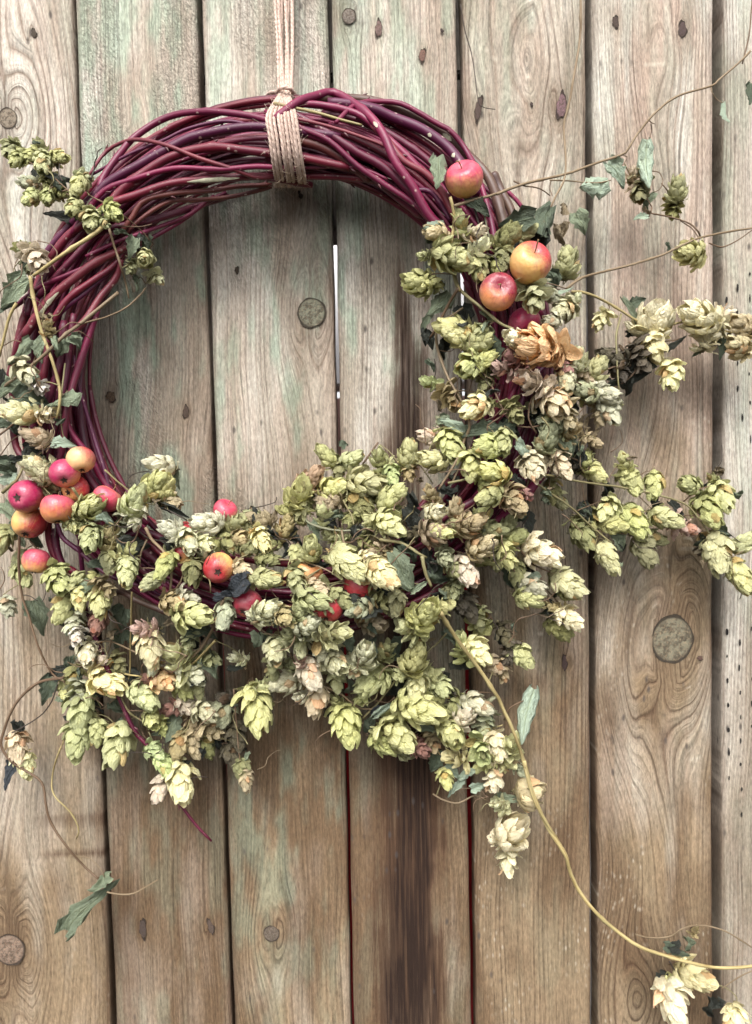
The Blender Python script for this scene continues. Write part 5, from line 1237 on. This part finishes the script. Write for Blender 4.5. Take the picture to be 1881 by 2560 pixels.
       (950, 690, 260, 40, 20, 'g', 'c', 5), (1000, 840, 200, 20, 50, 'yg', 'c', 5), (1070, 890, 130, 60, 0, 'g', 'o', 3), (530, 770, 280, 85, 20, 'g', 'm', 4), (520, 650, 170, 90, 10, 'gr', 'o', 3), (510, 970, 260, 80, 20, 'g', 'm', 4), (640, 920, 180, 90, 10, 'g', 'm', 3), (590, 820, 160, 60, 0, 'ol', 'm', 2), (775, 1010, 300, 95, 20, 'yg', 'm', 5), (1025, 1050, 180, 30, 20, 'l', 'm', 4), (1085, 1140, 190, 60, 25, 'l', 'c', 5), (1180, 1010, 190, 100, 10, 't', 'm', 3), (1060, 1300, 180, 110, 20, 'p', 'm', 4), (1195, 1250, 290, 75, 20, 'y', 'm', 5), (1170, 1160, 160, 60, 10, 'yg', 'm', 4),
       (1230, 740, 190, 10, 15, 'p', 'm', 3), (1350, 790, 190, 20, 20, 'w', 'm', 4), (1140, 760, 150, 160, 0, 'r', 'o', 2), (1210, 620, 190, 60, 10, 'g', 'm', 2), (1290, 880, 190, 60, 0, 't', 'o', 1), (1270, 1000, 210, 70, 0, 't', 'm', 1), (1480, 790, 200, 100, 0, 'gr', 'm', 1), (1500, 700, 150, 200, 0, 'd', 'o', 1), (1150, 70, 190, 20, 10, 't', 'm', 3), (1270, 150, 270, 5, 15, 'yg', 'm', 4), (1480, 150, 230, 90, 20, 'gr', 'c', 3), (1240, 30, 150, 20, 0, 'w', 'o', 2), (1620, 1240, 150, 80, 20, 't', 'm', 2), (1570, 440, 140, 200, 20, 'w', 'o', 1), (1530, 1080, 180, 60, 0, 'd', 'm', 1), (1560, 950, 190, 70, 0, 'd', 'm', 1), (1590, 1160, 150, 80, 0, 'ol', 'm', 1),
       (115, 1020, 220, 70, 15, 'p', 'm', 1), (165, 1130, 190, 60, 15, 'y', 'm', 0), (500, 560, 170, 90, 0, 'ol', 'm', 1), (1390, 900, 180, 30, 0, 't', 'o', 1), (1360, 1010, 170, 70, 0, 'ol', 'm', 0), (1250, 300, 170, 90, 0, 'gr', 'o', 1), (1380, 430, 170, 30, 0, 'gr', 'o', 1), (780, 480, 150, 60, 0, 'ol', 'o', 0), (1300, 620, 160, 80, 0, 'ol', 'm', 2)],
 'H': [(600, 50, 190, 40, 10, 'ol', 'm', 3), (720, 110, 190, 160, 10, 'gr', 'm', 3), (850, 40, 200, 20, 10, 'ol', 'o', 2), (960, 70, 190, 100, 0, 'ol', 'm', 2), (500, 130, 180, 70, 0, 'gr', 'm', 2), (40, 760, 340, 78, 20, 'yg', 'm', 5), (60, 640, 160, 320, 10, 'g', 'o', 4), (90, 130, 240, 330, 20, 'w', 'm', 4), (60, 160, 180, 190, 10, 'w', 'o', 3), (210, 160, 190, 30, 20, 't', 'm', 4), (330, 110, 220, 300, 10, 'gr', 'm', 3), (400, 50, 260, 10, 15, 'g', 'm', 4), (370, 220, 220, 320, 15, 'w', 'm', 4), (300, 280, 180, 200, 20, 'gr', 'o', 3), (540, 280, 250, 350, 20, 'w', 'o', 5), (470, 370, 170, 100, 0, 'w', 'o', 3), (165, 370, 220, 95, 20, 'w', 'm', 4), (330, 360, 160, 90, 20, 'w', 'm', 3), (240, 310, 170, 150, 0, 'gr', 'o', 2), (150, 490, 170, 90, 0, 'ol', 'o', 2), (230, 600, 220, 165, 15, 'w', 'm', 3), (390, 540, 240, 55, 15, 'y', 'c', 5),
       (330, 450, 130, 250, 10, 'k', 'o', 4), (440, 700, 240, 100, 15, 'p', 'm', 4), (345, 690, 140, 190, 30, 'w', 'o', 4), (550, 450, 250, 40, 50, 'w', 'm', 4), (740, 420, 250, 300, 30, 'w', 'm', 4), (560, 560, 200, 80, 0, 'gr', 'o', 3), (680, 480, 170, 100, 10, 'w', 'm', 4), (800, 580, 260, 140, 20, 'g', 'm', 3), (870, 410, 200, 300, 0, 'ol', 'o', 2), (740, 660, 170, 100, 0, 'g', 'o', 2), (630, 870, 290, 65, 20, 'yg', 'm', 5), (580, 750, 170, 250, 0, 'ol', 'o', 3), (1080, 440, 270, 290, 20, 'yg', 'c', 5), (1010, 520, 190, 150, 0, 'g', 'o', 3), (1150, 150, 300, 300, 45, 'yg', 'm', 6), (1040, 240, 200, 200, 10, 'yg', 'o', 4), (1240, 110, 200, 340, 10, 'yg', 'o', 4), (1090, 610, 220, 95, 20, 'yg', 'm', 4), (1240, 610, 200, 40, 20, 'g', 'm', 3), (1170, 530, 170, 20, 0, 'g', 'o', 3),
       (1110, 770, 350, 18, 20, 'yg', 'm', 6), (960, 940, 290, 30, 25, 'yg', 'm', 5), (870, 930, 170, 200, 0, 'g', 'o', 4), (1110, 1030, 170, 20, 20, 'r', 'm', 4), (1320, 930, 280, 60, 60, 'yg', 'c', 6), (1400, 830, 210, 310, 20, 'y', 'm', 5), (1480, 740, 230, 25, 20, 'w', 'm', 4), (1340, 740, 160, 150, 0, 'ol', 'o', 2), (1520, 1030, 220, 80, 60, 'l', 'o', 5), (1350, 1090, 180, 200, 10, 'y', 'o', 4), (1285, 1230, 150, 80, 20, 'yg', 'm', 3), (1620, 1010, 200, 60, 20, 'y', 'm', 4), (1600, 1220, 190, 100, 15, 'y', 'o', 4), (1540, 1130, 150, 140, 0, 'g', 'o', 3), (1400, 360, 210, 250, 10, 'g', 'o', 3), (1490, 390, 220, 35, 20, 'y', 'm', 4), (1430, 100, 190, 60, 0, 'd', 'm', 0), (1500, 170, 170, 80, 0, 'ol', 'o', 1), (1380, 60, 170, 90, 0, 'd', 'o', 0),
       (880, 1000, 220, 30, 10, 'g', 'm', 3), (1640, 1400, 140, 200, 20, 'w', 'o', 3), (1230, 700, 170, 90, 0, 'ol', 'o', 2), (1540, 870, 170, 90, 0, 'gr', 'o', 2), (1590, 480, 160, 40, 0, 't', 'm', 2), (1190, 980, 170, 70, 0, 't', 'o', 2)],
 'I': [(180, 40, 210, 20, 20, 'yg', 'm', 4), (440, 0, 180, 20, 20, 'g', 'm', 2), (450, 170, 200, 45, 20, 'y', 'm', 3), (360, 110, 150, 200, 0, 't', 'o', 2), (380, 240, 200, 40, 0, 'ol', 'm', 0), (20, 280, 180, 60, 0, 'd', 'o', 1), (130, 420, 190, 40, 15, 'g', 'm', 2), (50, 400, 160, 120, 0, 'd', 'o', 1), (10, 520, 150, 80, 0, 't', 'o', 1), (50, 1030, 230, 290, 40, 'yg', 'o', 4), (110, 1160, 130, 40, 0, 'gr', 'o', 3), (190, 1310, 220, 350, 10, 'p', 'b', 2), (150, 1390, 120, 60, 10, 'y', 'o', 1), (20, 1110, 150, 100, 10, 'yg', 'o', 3)],
 'K': [(605, 270, 180, 300, 30, 'y', 'b', 2), (550, 320, 120, 200, 10, 'y', 'o', 1), (580, 390, 150, 100, 25, 'y', 'o', 2), (1290, 950, 110, 260, 10, 'yg', 'o', 1), (1300, 1030, 220, 85, 20, 'y', 'm', 2), (1400, 915, 180, 10, 20, 'y', 'm', 2), (1580, 1110, 150, 100, 10, 'y', 'm', 1), (1400, 715, 50, 280, 0, 't', 'o', 0)],
}
CC['wh'] = (0.78, 0.76, 0.66)
# ---- leaves: tile -> x, y (middle), length (tile px), direction, colour, kind, layer
LEAVES = {
 'A': [(90, 1400, 260, 140, 'gg', 'half', 3), (40, 1500, 150, 120, 'gd', 'half', 2), (395, 640, 150, 0, 'dk', 'flat', 1), (380, 890, 170, 190, 'dk', 'half', 1), (865, 1110, 150, 110, 'gg', 'half', 3), (970, 1090, 110, 80, 'gd', 'crumple', 2), (910, 1060, 110, 120, 'dk', 'crumple', 2), (800, 1000, 90, 20, 'gg', 'crumple', 2), (160, 1220, 120, 120, 'gd', 'crumple', 1), (240, 640, 110, 80, 'dk', 'crumple', 0), (420, 730, 120, 60, 'gd', 'crumple', 0), (900, 1330, 100, 90, 'gg', 'crumple', 1), (670, 860, 110, 330, 'gd', 'crumple', 1)],
 'B': [(1235, 620, 270, 95, 'gg', 'half', 5), (1200, 970, 170, 155, 'mint', 'half', 3), (1240, 1480, 200, 130, 'gg', 'half', 2), (1160, 1580, 200, 125, 'gg', 'roll', 3), (1150, 1680, 120, 70, 'dk', 'half', 2), (1500, 830, 180, 20, 'gd', 'half', 3), (1420, 1560, 160, 60, 'dk', 'crumple', 0), (1560, 1320, 150, 60, 'dk', 'crumple', 0)],
 'C': [(760, 610, 190, 60, 'mint', 'half', 2), (600, 700, 230, 160, 'mint', 'half', 2), (955, 570, 330, 92, 'mint', 'roll', 3), (1465, 225, 170, 95, 'mint', 'roll', 2), (1640, 100, 170, 100, 'gd', 'half', 1), (100, 930, 230, 175, 'gd', 'half', 2), (275, 950, 280, 110, 'gd', 'half', 3), (250, 1080, 180, 80, 'dk', 'crumple', 1), (530, 940, 160, 60, 'gg', 'flat', 2), (855, 1510, 190, 50, 'gg', 'roll', 3), (900, 1460, 120, 330, 'gd', 'half', 1), (405, 1400, 130, 10, 'mint', 'roll', 3), (880, 1660, 110, 0, 'dk', 'crumple', 1), (970, 800, 110, 90, 'gg', 'crumple', 1), (920, 900, 90, 180, 'mint', 'half', 1), (380, 960, 130, 280, 't' and 'tn', 'crumple', 2), (400, 1020, 130, 70, 'tn', 'crumple', 2), (420, 840, 100, 280, 'tn', 'crumple', 1), (960, 870, 70, 60, 'tn', 'crumple', 1), (1100, 1100, 60, 90, 'gd', 'crumple', 1), (140, 1100, 150, 40, 'dk', 'crumple', 0), (350, 1330, 140, 60, 'gd', 'crumple', 1)],
 'D': [(140, 110, 210, 130, 'gg', 'half', 3), (260, 80, 170, 100, 'gg', 'half', 3), (390, 90, 140, 100, 'gg', 'crumple', 2), (80, 330, 230, 150, 'gg', 'half', 2), (230, 415, 230, 0, 'gd', 'crumple', 2), (420, 440, 210, 120, 'gg', 'half', 2), (420, 705, 160, 0, 'mint', 'half', 3), (60, 880, 170, 40, 'gd', 'crumple', 1), (30, 950, 170, 160, 'mint', 'half', 2), (55, 1170, 170, 60, 'gg', 'flat', 3), (1160, 950, 120, 90, 'gg', 'half', 1), (1150, 1150, 180, 25, 'dk', 'roll', 2), (640, 1490, 190, 180, 'gd', 'crumple', 4), (700, 1200, 130, 0, 'mint', 'crumple', 4), (890, 1390, 210, 0, 'dk', 'flat', 1), (1110, 1370, 140, 30, 'dk', 'crumple', 2), (1540, 1640, 210, 160, 'bl', 'crumple', 4), (20, 580, 120, 0, 'gd', 'crumple', 1), (550, 1640, 190, 0, 'gg', 'half', 3), (10, 280, 120, 80, 'dk', 'half', 1), (90, 600, 120, 100, 'gd', 'crumple', 1), (510, 40, 110, 40, 'gg', 'crumple', 3), (240, 750, 150, 0, 'dk', 'crumple', 0), (80, 800, 130, 200, 'dk', 'crumple', 0), (100, 1270, 120, 90, 'gd', 'crumple', 2), (220, 1340, 130, 30, 'gd', 'crumple', 0), (130, 1330, 130, 70, 'gg', 'flat', 1)],
 'E': [(1340, 590, 210, 200, 'mint', 'half', 3), (1540, 620, 250, 175, 'gd', 'half', 2), (1000, 1550, 290, 60, 'gg', 'half', 3), (1120, 1650, 150, 330, 'gg', 'roll', 4), (1060, 1120, 170, 90, 'dk', 'crumple', 1), (695, 1310, 120, 90, 'dk', 'crumple', 3), (545, 1240, 130, 20, 'dk', 'crumple', 3), (1600, 100, 220, 70, 'gd', 'half', 1), (1180, 30, 120, 70, 'dk', 'half', 2), (1280, 90, 140, 90, 'dk', 'crumple', 1), (1190, 190, 90, 60, 'gd', 'crumple', 2), (1230, 360, 90, 120, 'tn', 'crumple', 1), (1240, 460, 80, 90, 'tn', 'crumple', 1), (150, 1310, 130, 60, 'dk', 'crumple', 3), (140, 1190, 120, 300, 'tn', 'crumple', 2), (590, 1180, 130, 0, 'gg', 'crumple', 2), (430, 1280, 130, 60, 'gg', 'flat', 2), (1060, 1220, 200, 70, 'dk', 'half', 0), (1050, 1420, 160, 50, 'gd', 'crumple', 1), (1290, 560, 100, 30, 'gr' and 'gg', 'crumple', 2), (1180, 1500, 190, 90, 'dk', 'crumple', 0), (1250, 1580, 180, 30, 'gd', 'crumple', 1), (1500, 1480, 180, 80, 'dk', 'crumple', 0), (980, 1380, 180, 130, 'dk', 'crumple', 0), (300, 1350, 150, 60, 'dk', 'crumple', 0), (460, 1500, 150, 20, 'dk', 'crumple', 0), (1300, 1030, 140, 40, 'dk', 'crumple', 0), (960, 1060, 110, 60, 'dk', 'crumple', 0)],
 'F': [(1150, 50, 150, 330, 'dk', 'roll', 2), (1340, 60, 170, 120, 'gg', 'flat', 2), (1460, 60, 170, 100, 'gd', 'flat', 2), (880, 270, 220, 110, 'dk', 'crumple', 1), (770, 310, 140, 20, 'dk', 'crumple', 1), (700, 1030, 140, 80, 'dk', 'crumple', 1), (190, 1230, 160, 60, 'dk', 'flat', 1), (770, 1340, 180, 50, 'gg', 'half', 2), (1170, 1150, 170, 40, 'dk', 'half', 1), (0, 620, 180, 180, 'gd', 'half', 2), (460, 730, 170, 60, 'gg', 'flat', 4), (400, 770, 150, 110, 'gg', 'flat', 4), (190, 1590, 120, 200, 'mint', 'flat', 3), (560, 1120, 150, 300, 'dk', 'crumple', 0), (560, 1180, 140, 60, 'gd', 'crumple', 1), (800, 1390, 90, 60, 'dk', 'crumple', 1), (150, 740, 120, 20, 'mint', 'crumple', 4), (120, 960, 120, 60, 'dk', 'crumple', 2), (250, 560, 190, 20, 'dk', 'crumple', 1), (480, 420, 150, 60, 'dk', 'crumple', 1), (130, 260, 150, 90, 'dk', 'crumple', 0), (250, 480, 160, 90, 'dk', 'crumple', 0), (80, 600, 170, 0, 'dk', 'crumple', 0), (520, 780, 160, 80, 'dk', 'crumple', 1), (560, 600, 130, 30, 'tn', 'crumple', 1), (620, 640, 90, 320, 'tn', 'half', 1), (1030, 1090, 120, 20, 'dk', 'crumple', 1), (160, 1530, 140, 30, 'dk', 'crumple', 1), (60, 1600, 150, 80, 'gd', 'crumple', 0), (330, 1490, 130, 60, 'gd', 'crumple', 1), (1380, 990, 100, 200, 'dk', 'crumple', 1), (1320, 1360, 110, 90, 'gd', 'crumple', 0), (1480, 1300, 110, 20, 'gd', 'crumple', 1), (470, 830, 130, 90, 'dk', 'crumple', 0)],
 'G': [(250, 180, 260, 82, 'gg', 'flat', 1), (300, 660, 210, 110, 'gd', 'half', 1), (400, 520, 140, 320, 'dk', 'half', 1), (60, 1200, 210, 115, 'bl', 'half', 1), (115, 905, 110, 100, 'dk', 'crumple', 1), (785, 190, 190, 120, 'gd', 'flat', 0), (1390, 480, 200, 75, 'gg', 'half', 3), (1240, 600, 140, 40, 'dk', 'crumple', 4), (1140, 880, 210, 100, 'gg', 'half', 2), (1050, 930, 140, 160, 'gg', 'flat', 2), (1570, 500, 140, 0, 'dk', 'roll', 2), (700, 670, 150, 20, 'dk', 'crumple', 2), (1480, 20, 140, 0, 'bl', 'crumple', 4), (460, 480, 110, 80, 'gd', 'crumple', 1), (1140, 200, 120, 350, 'tn', 'crumple', 3), (880, 570, 130, 60, 'dk', 'crumple', 1), (480, 550, 130, 100, 'gd', 'crumple', 1), (790, 760, 140, 40, 'gd', 'crumple', 1), (650, 760, 100, 60, 'dk', 'crumple', 1), (780, 880, 110, 280, 'gd', 'half', 5), (1000, 260, 110, 300, 'tn', 'crumple', 3), (740, 270, 70, 300, 'tn', 'crumple', 2), (1340, 960, 150, 20, 'dk', 'crumple', 0), (1420, 1000, 160, 40, 'dk', 'crumple', 0), (1560, 1020, 150, 60, 'dk', 'crumple', 0), (1220, 960, 150, 80, 'gd', 'crumple', 0), (1330, 250, 200, 10, 'gd', 'crumple', 0), (1300, 330, 170, 60, 'dk', 'crumple', -1), (880, 330, 160, 80, 'gd', 'flat', -1), (760, 330, 150, 120, 'gd', 'flat', -1), (420, 40, 130, 300, 'gg', 'crumple', 2)],
 'H': [(650, 330, 140, 80, 'gd', 'half', 3), (880, 770, 170, 325, 'mint', 'roll', 4), (810, 790, 90, 160, 'bl', 'crumple', 4), (1215, 1120, 170, 100, 'gd', 'half', 3), (1340, 1190, 150, 40, 'mint', 'flat', 4), (1420, 1200, 140, 150, 'mint', 'flat', 4), (1350, 1290, 150, 130, 'mint', 'half', 3), (1525, 1275, 150, 350, 'mint', 'half', 3), (830, 90, 230, 340, 'dk', 'half', 3), (700, 40, 200, 10, 'dk', 'crumple', 2), (920, 20, 200, 30, 'dk', 'crumple', 2), (610, 110, 170, 20, 'gd', 'crumple', 2), (960, 400, 170, 60, 'gd', 'crumple', 2), (1170, 900, 160, 20, 'gg', 'half', 3), (940, 650, 180, 100, 'dk', 'crumple', 2), (660, 640, 130, 80, 'gr' and 'gg', 'crumple', 4), (1350, 730, 150, 200, 'gd', 'crumple', 4), (720, 60, 170, 20, 'dk', 'crumple', -1), (1290, 620, 150, 60, 'dk', 'crumple', 1), (470, 330, 130, 100, 'gd', 'crumple', 2), (840, 430, 120, 40, 'gd', 'crumple', 3), (800, 340, 110, 280, 'gd', 'crumple', 1), (560, 640, 120, 90, 'dk', 'crumple', 1), (700, 720, 140, 20, 'tn', 'crumple', 0), (1000, 590, 150, 80, 'dk', 'crumple', 1), (1400, 480, 150, 30, 'dk', 'crumple', 2), (1560, 440, 110, 60, 'dk', 'crumple', 2), (1310, 300, 120, 60, 'gd', 'crumple', 2), (1540, 850, 140, 80, 'gd', 'crumple', 3), (1200, 1030, 130, 90, 'tn', 'crumple', 3), (440, 420, 110, 60, 'dk', 'crumple', 2), (200, 450, 110, 60, 'gd', 'crumple', 2), (100, 300, 120, 120, 'gd', 'crumple', 1), (40, 330, 130, 100, 'gg', 'crumple', 1), (790, 900, 130, 60, 'gd', 'crumple', 2), (1250, 40, 130, 20, 'dk', 'crumple', 1)],
 'I': [(165, 820, 380, 108, 'mint', 'roll', 4), (30, 1350, 150, 200, 'gr' and 'gg', 'flat', 2), (20, 330, 130, 60, 'dk', 'crumple', 1), (330, 90, 110, 280, 'dk', 'crumple', 2), (300, 130, 110, 120, 'gd', 'crumple', 1)],
 'J': [(375, 610, 270, 304, 'gf', 'fold', 2), (435, 510, 110, 150, 'gg', 'crumple', 2)],
 'K': [(1325, 805, 110, 20, 'gd', 'half', 2), (1385, 780, 80, 60, 'gg', 'crumple', 2), (1480, 1065, 110, 80, 'dk', 'crumple', 0), (1265, 920, 60, 60, 'dk', 'crumple', 1), (1300, 780, 70, 200, 'dk', 'crumple', 1), (545, 165, 80, 60, 'l' and 'gg', 'crumple', 1)],
}

class Sprig:
    pass
SP = {}
ALLP, ALLK, ALLD = [], [], []
for key, (label, stems) in SPRIGS.items():
    s = Sprig()
    t0, pts0 = stems[0][0], stems[0][1]
    a, b = px(t0, *pts0[0])
    s.loc = at(a, b, surf(a, b))
    s.root = thing("hop_sprig", label, "hop sprig", s.loc, "hop sprigs woven into the wreath")
    SP[key] = s
    for si, (t, pts, w, c) in enumerate(stems):
        P = []
        rs = np.random.default_rng(abs(hash((len(key), si, pts[0]))) % 10000)
        lift = 0.010 if w >= 6 else 0.006
        if key == 'lg' and w >= 9:
            lift = 0.026                         # this stem lies in front of the swag
            w = 11
        for (x, y) in pts:
            a, b = px(t, x, y)
            d = surf(a, b) + lift + 0.002 * rs.normal()
            P.append(at(a, b, d))
        pp, L = catmull(P, max(14, int(L_est(P) / 0.004)))
        n = len(pp)
        pp[1:-1] += np.cumsum(rs.normal(0, 0.00010, (n - 2, 3)), axis=0) * np.sin(np.linspace(0, math.pi, n - 2))[:, None]
        R = np.linspace(1.0, 0.72, n) * w / 2 * mpp(0.07)
        arc = np.linspace(0, L, n)
        for q in np.arange(rs.uniform(0.01, 0.05), L, 0.065):
            R = R * (1 + 0.35 * np.exp(-((arc - q) / 0.0022) ** 2))
        v, f, uv, _ = tube(pp, R, 7, s.loc)
        o = link("stem" if w >= 4 else "tendril", mesh("stem", v, f, STEM, True, uv), s.root)
        j = rs.uniform(0.85, 1.15)
        o.color = tuple(min(1, k * j) for k in SC[c]) + (1,)
        for (x, y) in pts:
            pass
        # sample in photo pixels for attaching cones and leaves
        for k in range(len(pts) - 1):
            for u in np.linspace(0, 1, 7):
                x = pts[k][0] * (1 - u) + pts[k + 1][0] * u
                y = pts[k][1] * (1 - u) + pts[k + 1][1] * u
                a, b = px(t, x, y)
                ALLP.append((a, b)); ALLK.append(key); ALLD.append(surf(a, b) + lift)
ALLP = np.array(ALLP)
NOCONE = {'rv', 'rb', 'lh', 'lt'}
okmask = np.array([k not in NOCONE for k in ALLK])
def nearest(x, y, cone=True):
    d = np.hypot(ALLP[:, 0] - x, ALLP[:, 1] - y)
    if cone:
        d = np.where(okmask, d, 1e9)
    i = int(np.argmin(d))
    return ALLK[i], ALLP[i], ALLD[i], d[i]

def img_dir(deg, tilt):
    a, t = math.radians(deg), math.radians(tilt)
    return (cam_right * math.cos(a) * math.cos(t) + cam_down * math.sin(a) * math.cos(t) - cam_fwd * math.sin(t)).normalized()

rnd = random.Random(5)
# half-hidden cones deeper in the bunches
frnd = random.Random(21)
BOUNDS = {'D': (480, 1000, 1652, 1690), 'E': (0, 1000, 1640, 1690), 'G': (430, 0, 1652, 900), 'H': (0, 0, 1560, 950), 'F': (0, 120, 720, 900)}
FILL = {'D': 10, 'E': 22, 'G': 5, 'H': 12, 'F': 8}
for t_, cnt in FILL.items():
    x0, y0, x1, y1 = BOUNDS[t_]
    src = [c for c in CONES[t_] if x0 < c[0] < x1 and y0 < c[1] < y1]
    for k in range(cnt):
        c = frnd.choice(src)
        CONES[t_].append((c[0] + frnd.uniform(-110, 110), c[1] + frnd.uniform(-110, 110), frnd.uniform(150, 220), frnd.uniform(0, 360), frnd.uniform(0, 40),
                          frnd.choice(('ol', 'g', 'gr', 'g', 'ol', 't', 'yg')), frnd.choice('mmoc'), frnd.choice((-1, 0, 1, 2))))
NB = 0
for tile, lst in CONES.items():
    for ci, (x, y, ln, dg, tilt, col, shape, layer) in enumerate(lst):
        a, b = px(tile, x, y)
        key, sp, sd, dist = nearest(a, b)
        s = SP[key]
        dep = surf(a, b) + 0.0035 * layer + rnd.uniform(-0.002, 0.002)
        dep = max(0.014, dep)
        L = ln / tscale(tile) * mpp(dep) * 1.08
        d = img_dir(dg + rnd.uniform(-8, 8), tilt + rnd.uniform(-4, 14))
        c = at(a, b, dep)
        q = d.to_track_quat('Z', 'Y') @ Quaternion((0, 0, 1), rnd.uniform(0, 6.28))
        base = c - d * L * 0.48
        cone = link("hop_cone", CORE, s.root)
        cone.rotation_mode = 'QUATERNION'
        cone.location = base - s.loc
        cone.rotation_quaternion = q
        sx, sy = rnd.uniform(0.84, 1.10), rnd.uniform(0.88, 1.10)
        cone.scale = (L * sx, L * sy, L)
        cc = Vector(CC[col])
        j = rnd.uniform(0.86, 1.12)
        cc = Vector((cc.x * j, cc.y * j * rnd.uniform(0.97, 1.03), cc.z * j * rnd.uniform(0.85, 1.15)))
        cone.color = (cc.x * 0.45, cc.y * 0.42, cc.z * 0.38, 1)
        tpl = TPL[shape][rnd.randrange(len(TPL[shape]))]
        for (bm_, M, t) in tpl:
            bo = bpy.data.objects.new("bract", bm_)
            COL.objects.link(bo)
            bo.parent = cone
            bo.matrix_local = M
            k = rnd.uniform(0.88, 1.10)
            if t < 0.15 and col in ('g', 'yg', 'w', 'l'):
                k *= 0.85
            bc = cc * k
            if rnd.random() < 0.045:
                bc = Vector((bc.x * 0.95, bc.y * 0.72, bc.z * 0.62))
            bo.color = (min(1, bc.x), min(1, bc.y), min(1, bc.z), 1)
            NB += 1
        # stalk from the cone base to its stem
        end = at(sp[0], sp[1], sd - 0.001)
        if dist > 75:
            f = 75 / dist
            end = base.lerp(at(sp[0], sp[1], min(sd, dep)), f)
            end.y += 0.006
        mid = (base + end) / 2 + Vector((rnd.uniform(-0.002, 0.002), 0.002, rnd.uniform(0, 0.003)))
        Mi = (Matrix.Translation(base) @ q.to_matrix().to_4x4() @ Matrix.Diagonal((L * sx, L * sy, L, 1))).inverted()
        pts, _ = catmull([Mi @ (base + d * L * 0.04), Mi @ (base - d * L * 0.10), Mi @ mid, Mi @ end], 9)
        v, f, uv, _ = tube(pts, np.linspace(1.5, 1.7, 9) * mpp(0.07) / L, 5)
        st = link("stalk", mesh("stalk", v, f, STEM, True, uv), cone)
        st.color = (*(SC['b'] if rnd.random() < 0.5 else SC['g']), 1)

for tile, lst in LEAVES.items():
    for (x, y, ln, dg, col, kind, layer) in lst:
        a, b = px(tile, x, y)
        key, sp, sd, dist = nearest(a, b, False)
        s = SP[key]
        dep = max(0.012, surf(a, b) + 0.003 * layer + rnd.uniform(-0.0015, 0.0015))
        L = ln / tscale(tile) * mpp(dep) * 1.06
        yd = img_dir(dg + rnd.uniform(-6, 6), rnd.uniform(-12, 18))
        nrm = (-cam_fwd + cam_right * rnd.uniform(-0.45, 0.45) + cam_down * rnd.uniform(-0.55, 0.15)).normalized()
        zd = (nrm - yd * nrm.dot(yd)).normalized()
        if kind in ('roll', 'half') and rnd.random() < 0.35:
            zd = -zd
        xd = yd.cross(zd)
        M = Matrix((xd, yd, zd)).transposed().to_4x4()
        c = at(a, b, dep)
        lo = link("leaf", LF[kind][rnd.randrange(4)], s.root)
        lo.rotation_mode = 'QUATERNION'
        lo.location = c - yd * L * 0.46 - s.loc
        lo.rotation_quaternion = M.to_quaternion()
        lo.scale = (L, L, L)
        j = rnd.uniform(0.85, 1.15)
        lo.color = tuple(min(1, k * j) for k in LC[col]) + (1,)
# fine tendrils and leaf scraps threaded through the dense bunches
DENSE = {'cb': 16, 'cm': 14, 'ct': 10, 'bl': 12, 'bm': 6, 'bk': 10, 'bc': 14, 'be': 10, 'ro': 12, 'rs': 9, 'rt': 9, 'ls': 8, 'ul': 5, 'rl': 7, 'rm': 6, 'rk': 4, 'le': 6}
where = {k: [] for k in SPRIGS}
for tile, lst in CONES.items():
    for c in lst:
        a, b = px(tile, c[0], c[1])
        where[nearest(a, b)[0]].append((a, b))
for key, cnt in DENSE.items():
    s = SP[key]
    pts_ = where[key]
    if not pts_:
        continue
    for k in range(cnt):
        a, b = rnd.choice(pts_)
        a += rnd.uniform(-35, 35); b += rnd.uniform(-35, 35)
        ang = rnd.uniform(0, 6.28)
        P = []
        n = rnd.randint(4, 6)
        d0 = surf(a, b) + rnd.uniform(0.006, 0.026)
        for q_ in range(n):
            P.append(at(a, b, d0 + rnd.uniform(-0.004, 0.004)))
            st_ = rnd.uniform(12, 26)
            a += st_ * math.cos(ang); b += st_ * math.sin(ang)
            ang += rnd.uniform(-0.9, 0.9)
        pp, L = catmull(P, 18)
        w = rnd.uniform(1.3, 2.6)
        v, f, uv, _ = tube(pp, np.linspace(w, w * 0.6, 18) / 2 * mpp(0.07) * 1.6, 5, s.loc)
        o = link("tendril", mesh("tendril", v, f, STEM, True, uv), s.root)
        o.color = (*SC[rnd.choice('dbbtg')], 1)
    for k in range(cnt):
        a, b = rnd.choice(pts_)
        a += rnd.uniform(-38, 38); b += rnd.uniform(-38, 38)
        dep = surf(a, b) + rnd.uniform(-0.004, 0.014)
        L = rnd.uniform(18, 44) * mpp(dep)
        qd = Quaternion((rnd.gauss(0, 1), rnd.gauss(0, 1), rnd.gauss(0, 1), rnd.gauss(0, 1))).normalized()
        lo = link("leaf", LF['crumple'][rnd.randrange(4)], s.root)
        lo.rotation_mode = 'QUATERNION'
        lo.rotation_quaternion = qd
        lo.location = at(a, b, max(0.012, dep)) - s.loc
        lo.scale = (L, L, L)
        lo.color = (*LC[rnd.choice(('dk', 'gd', 'gg', 'tn', 'dk'))], 1)
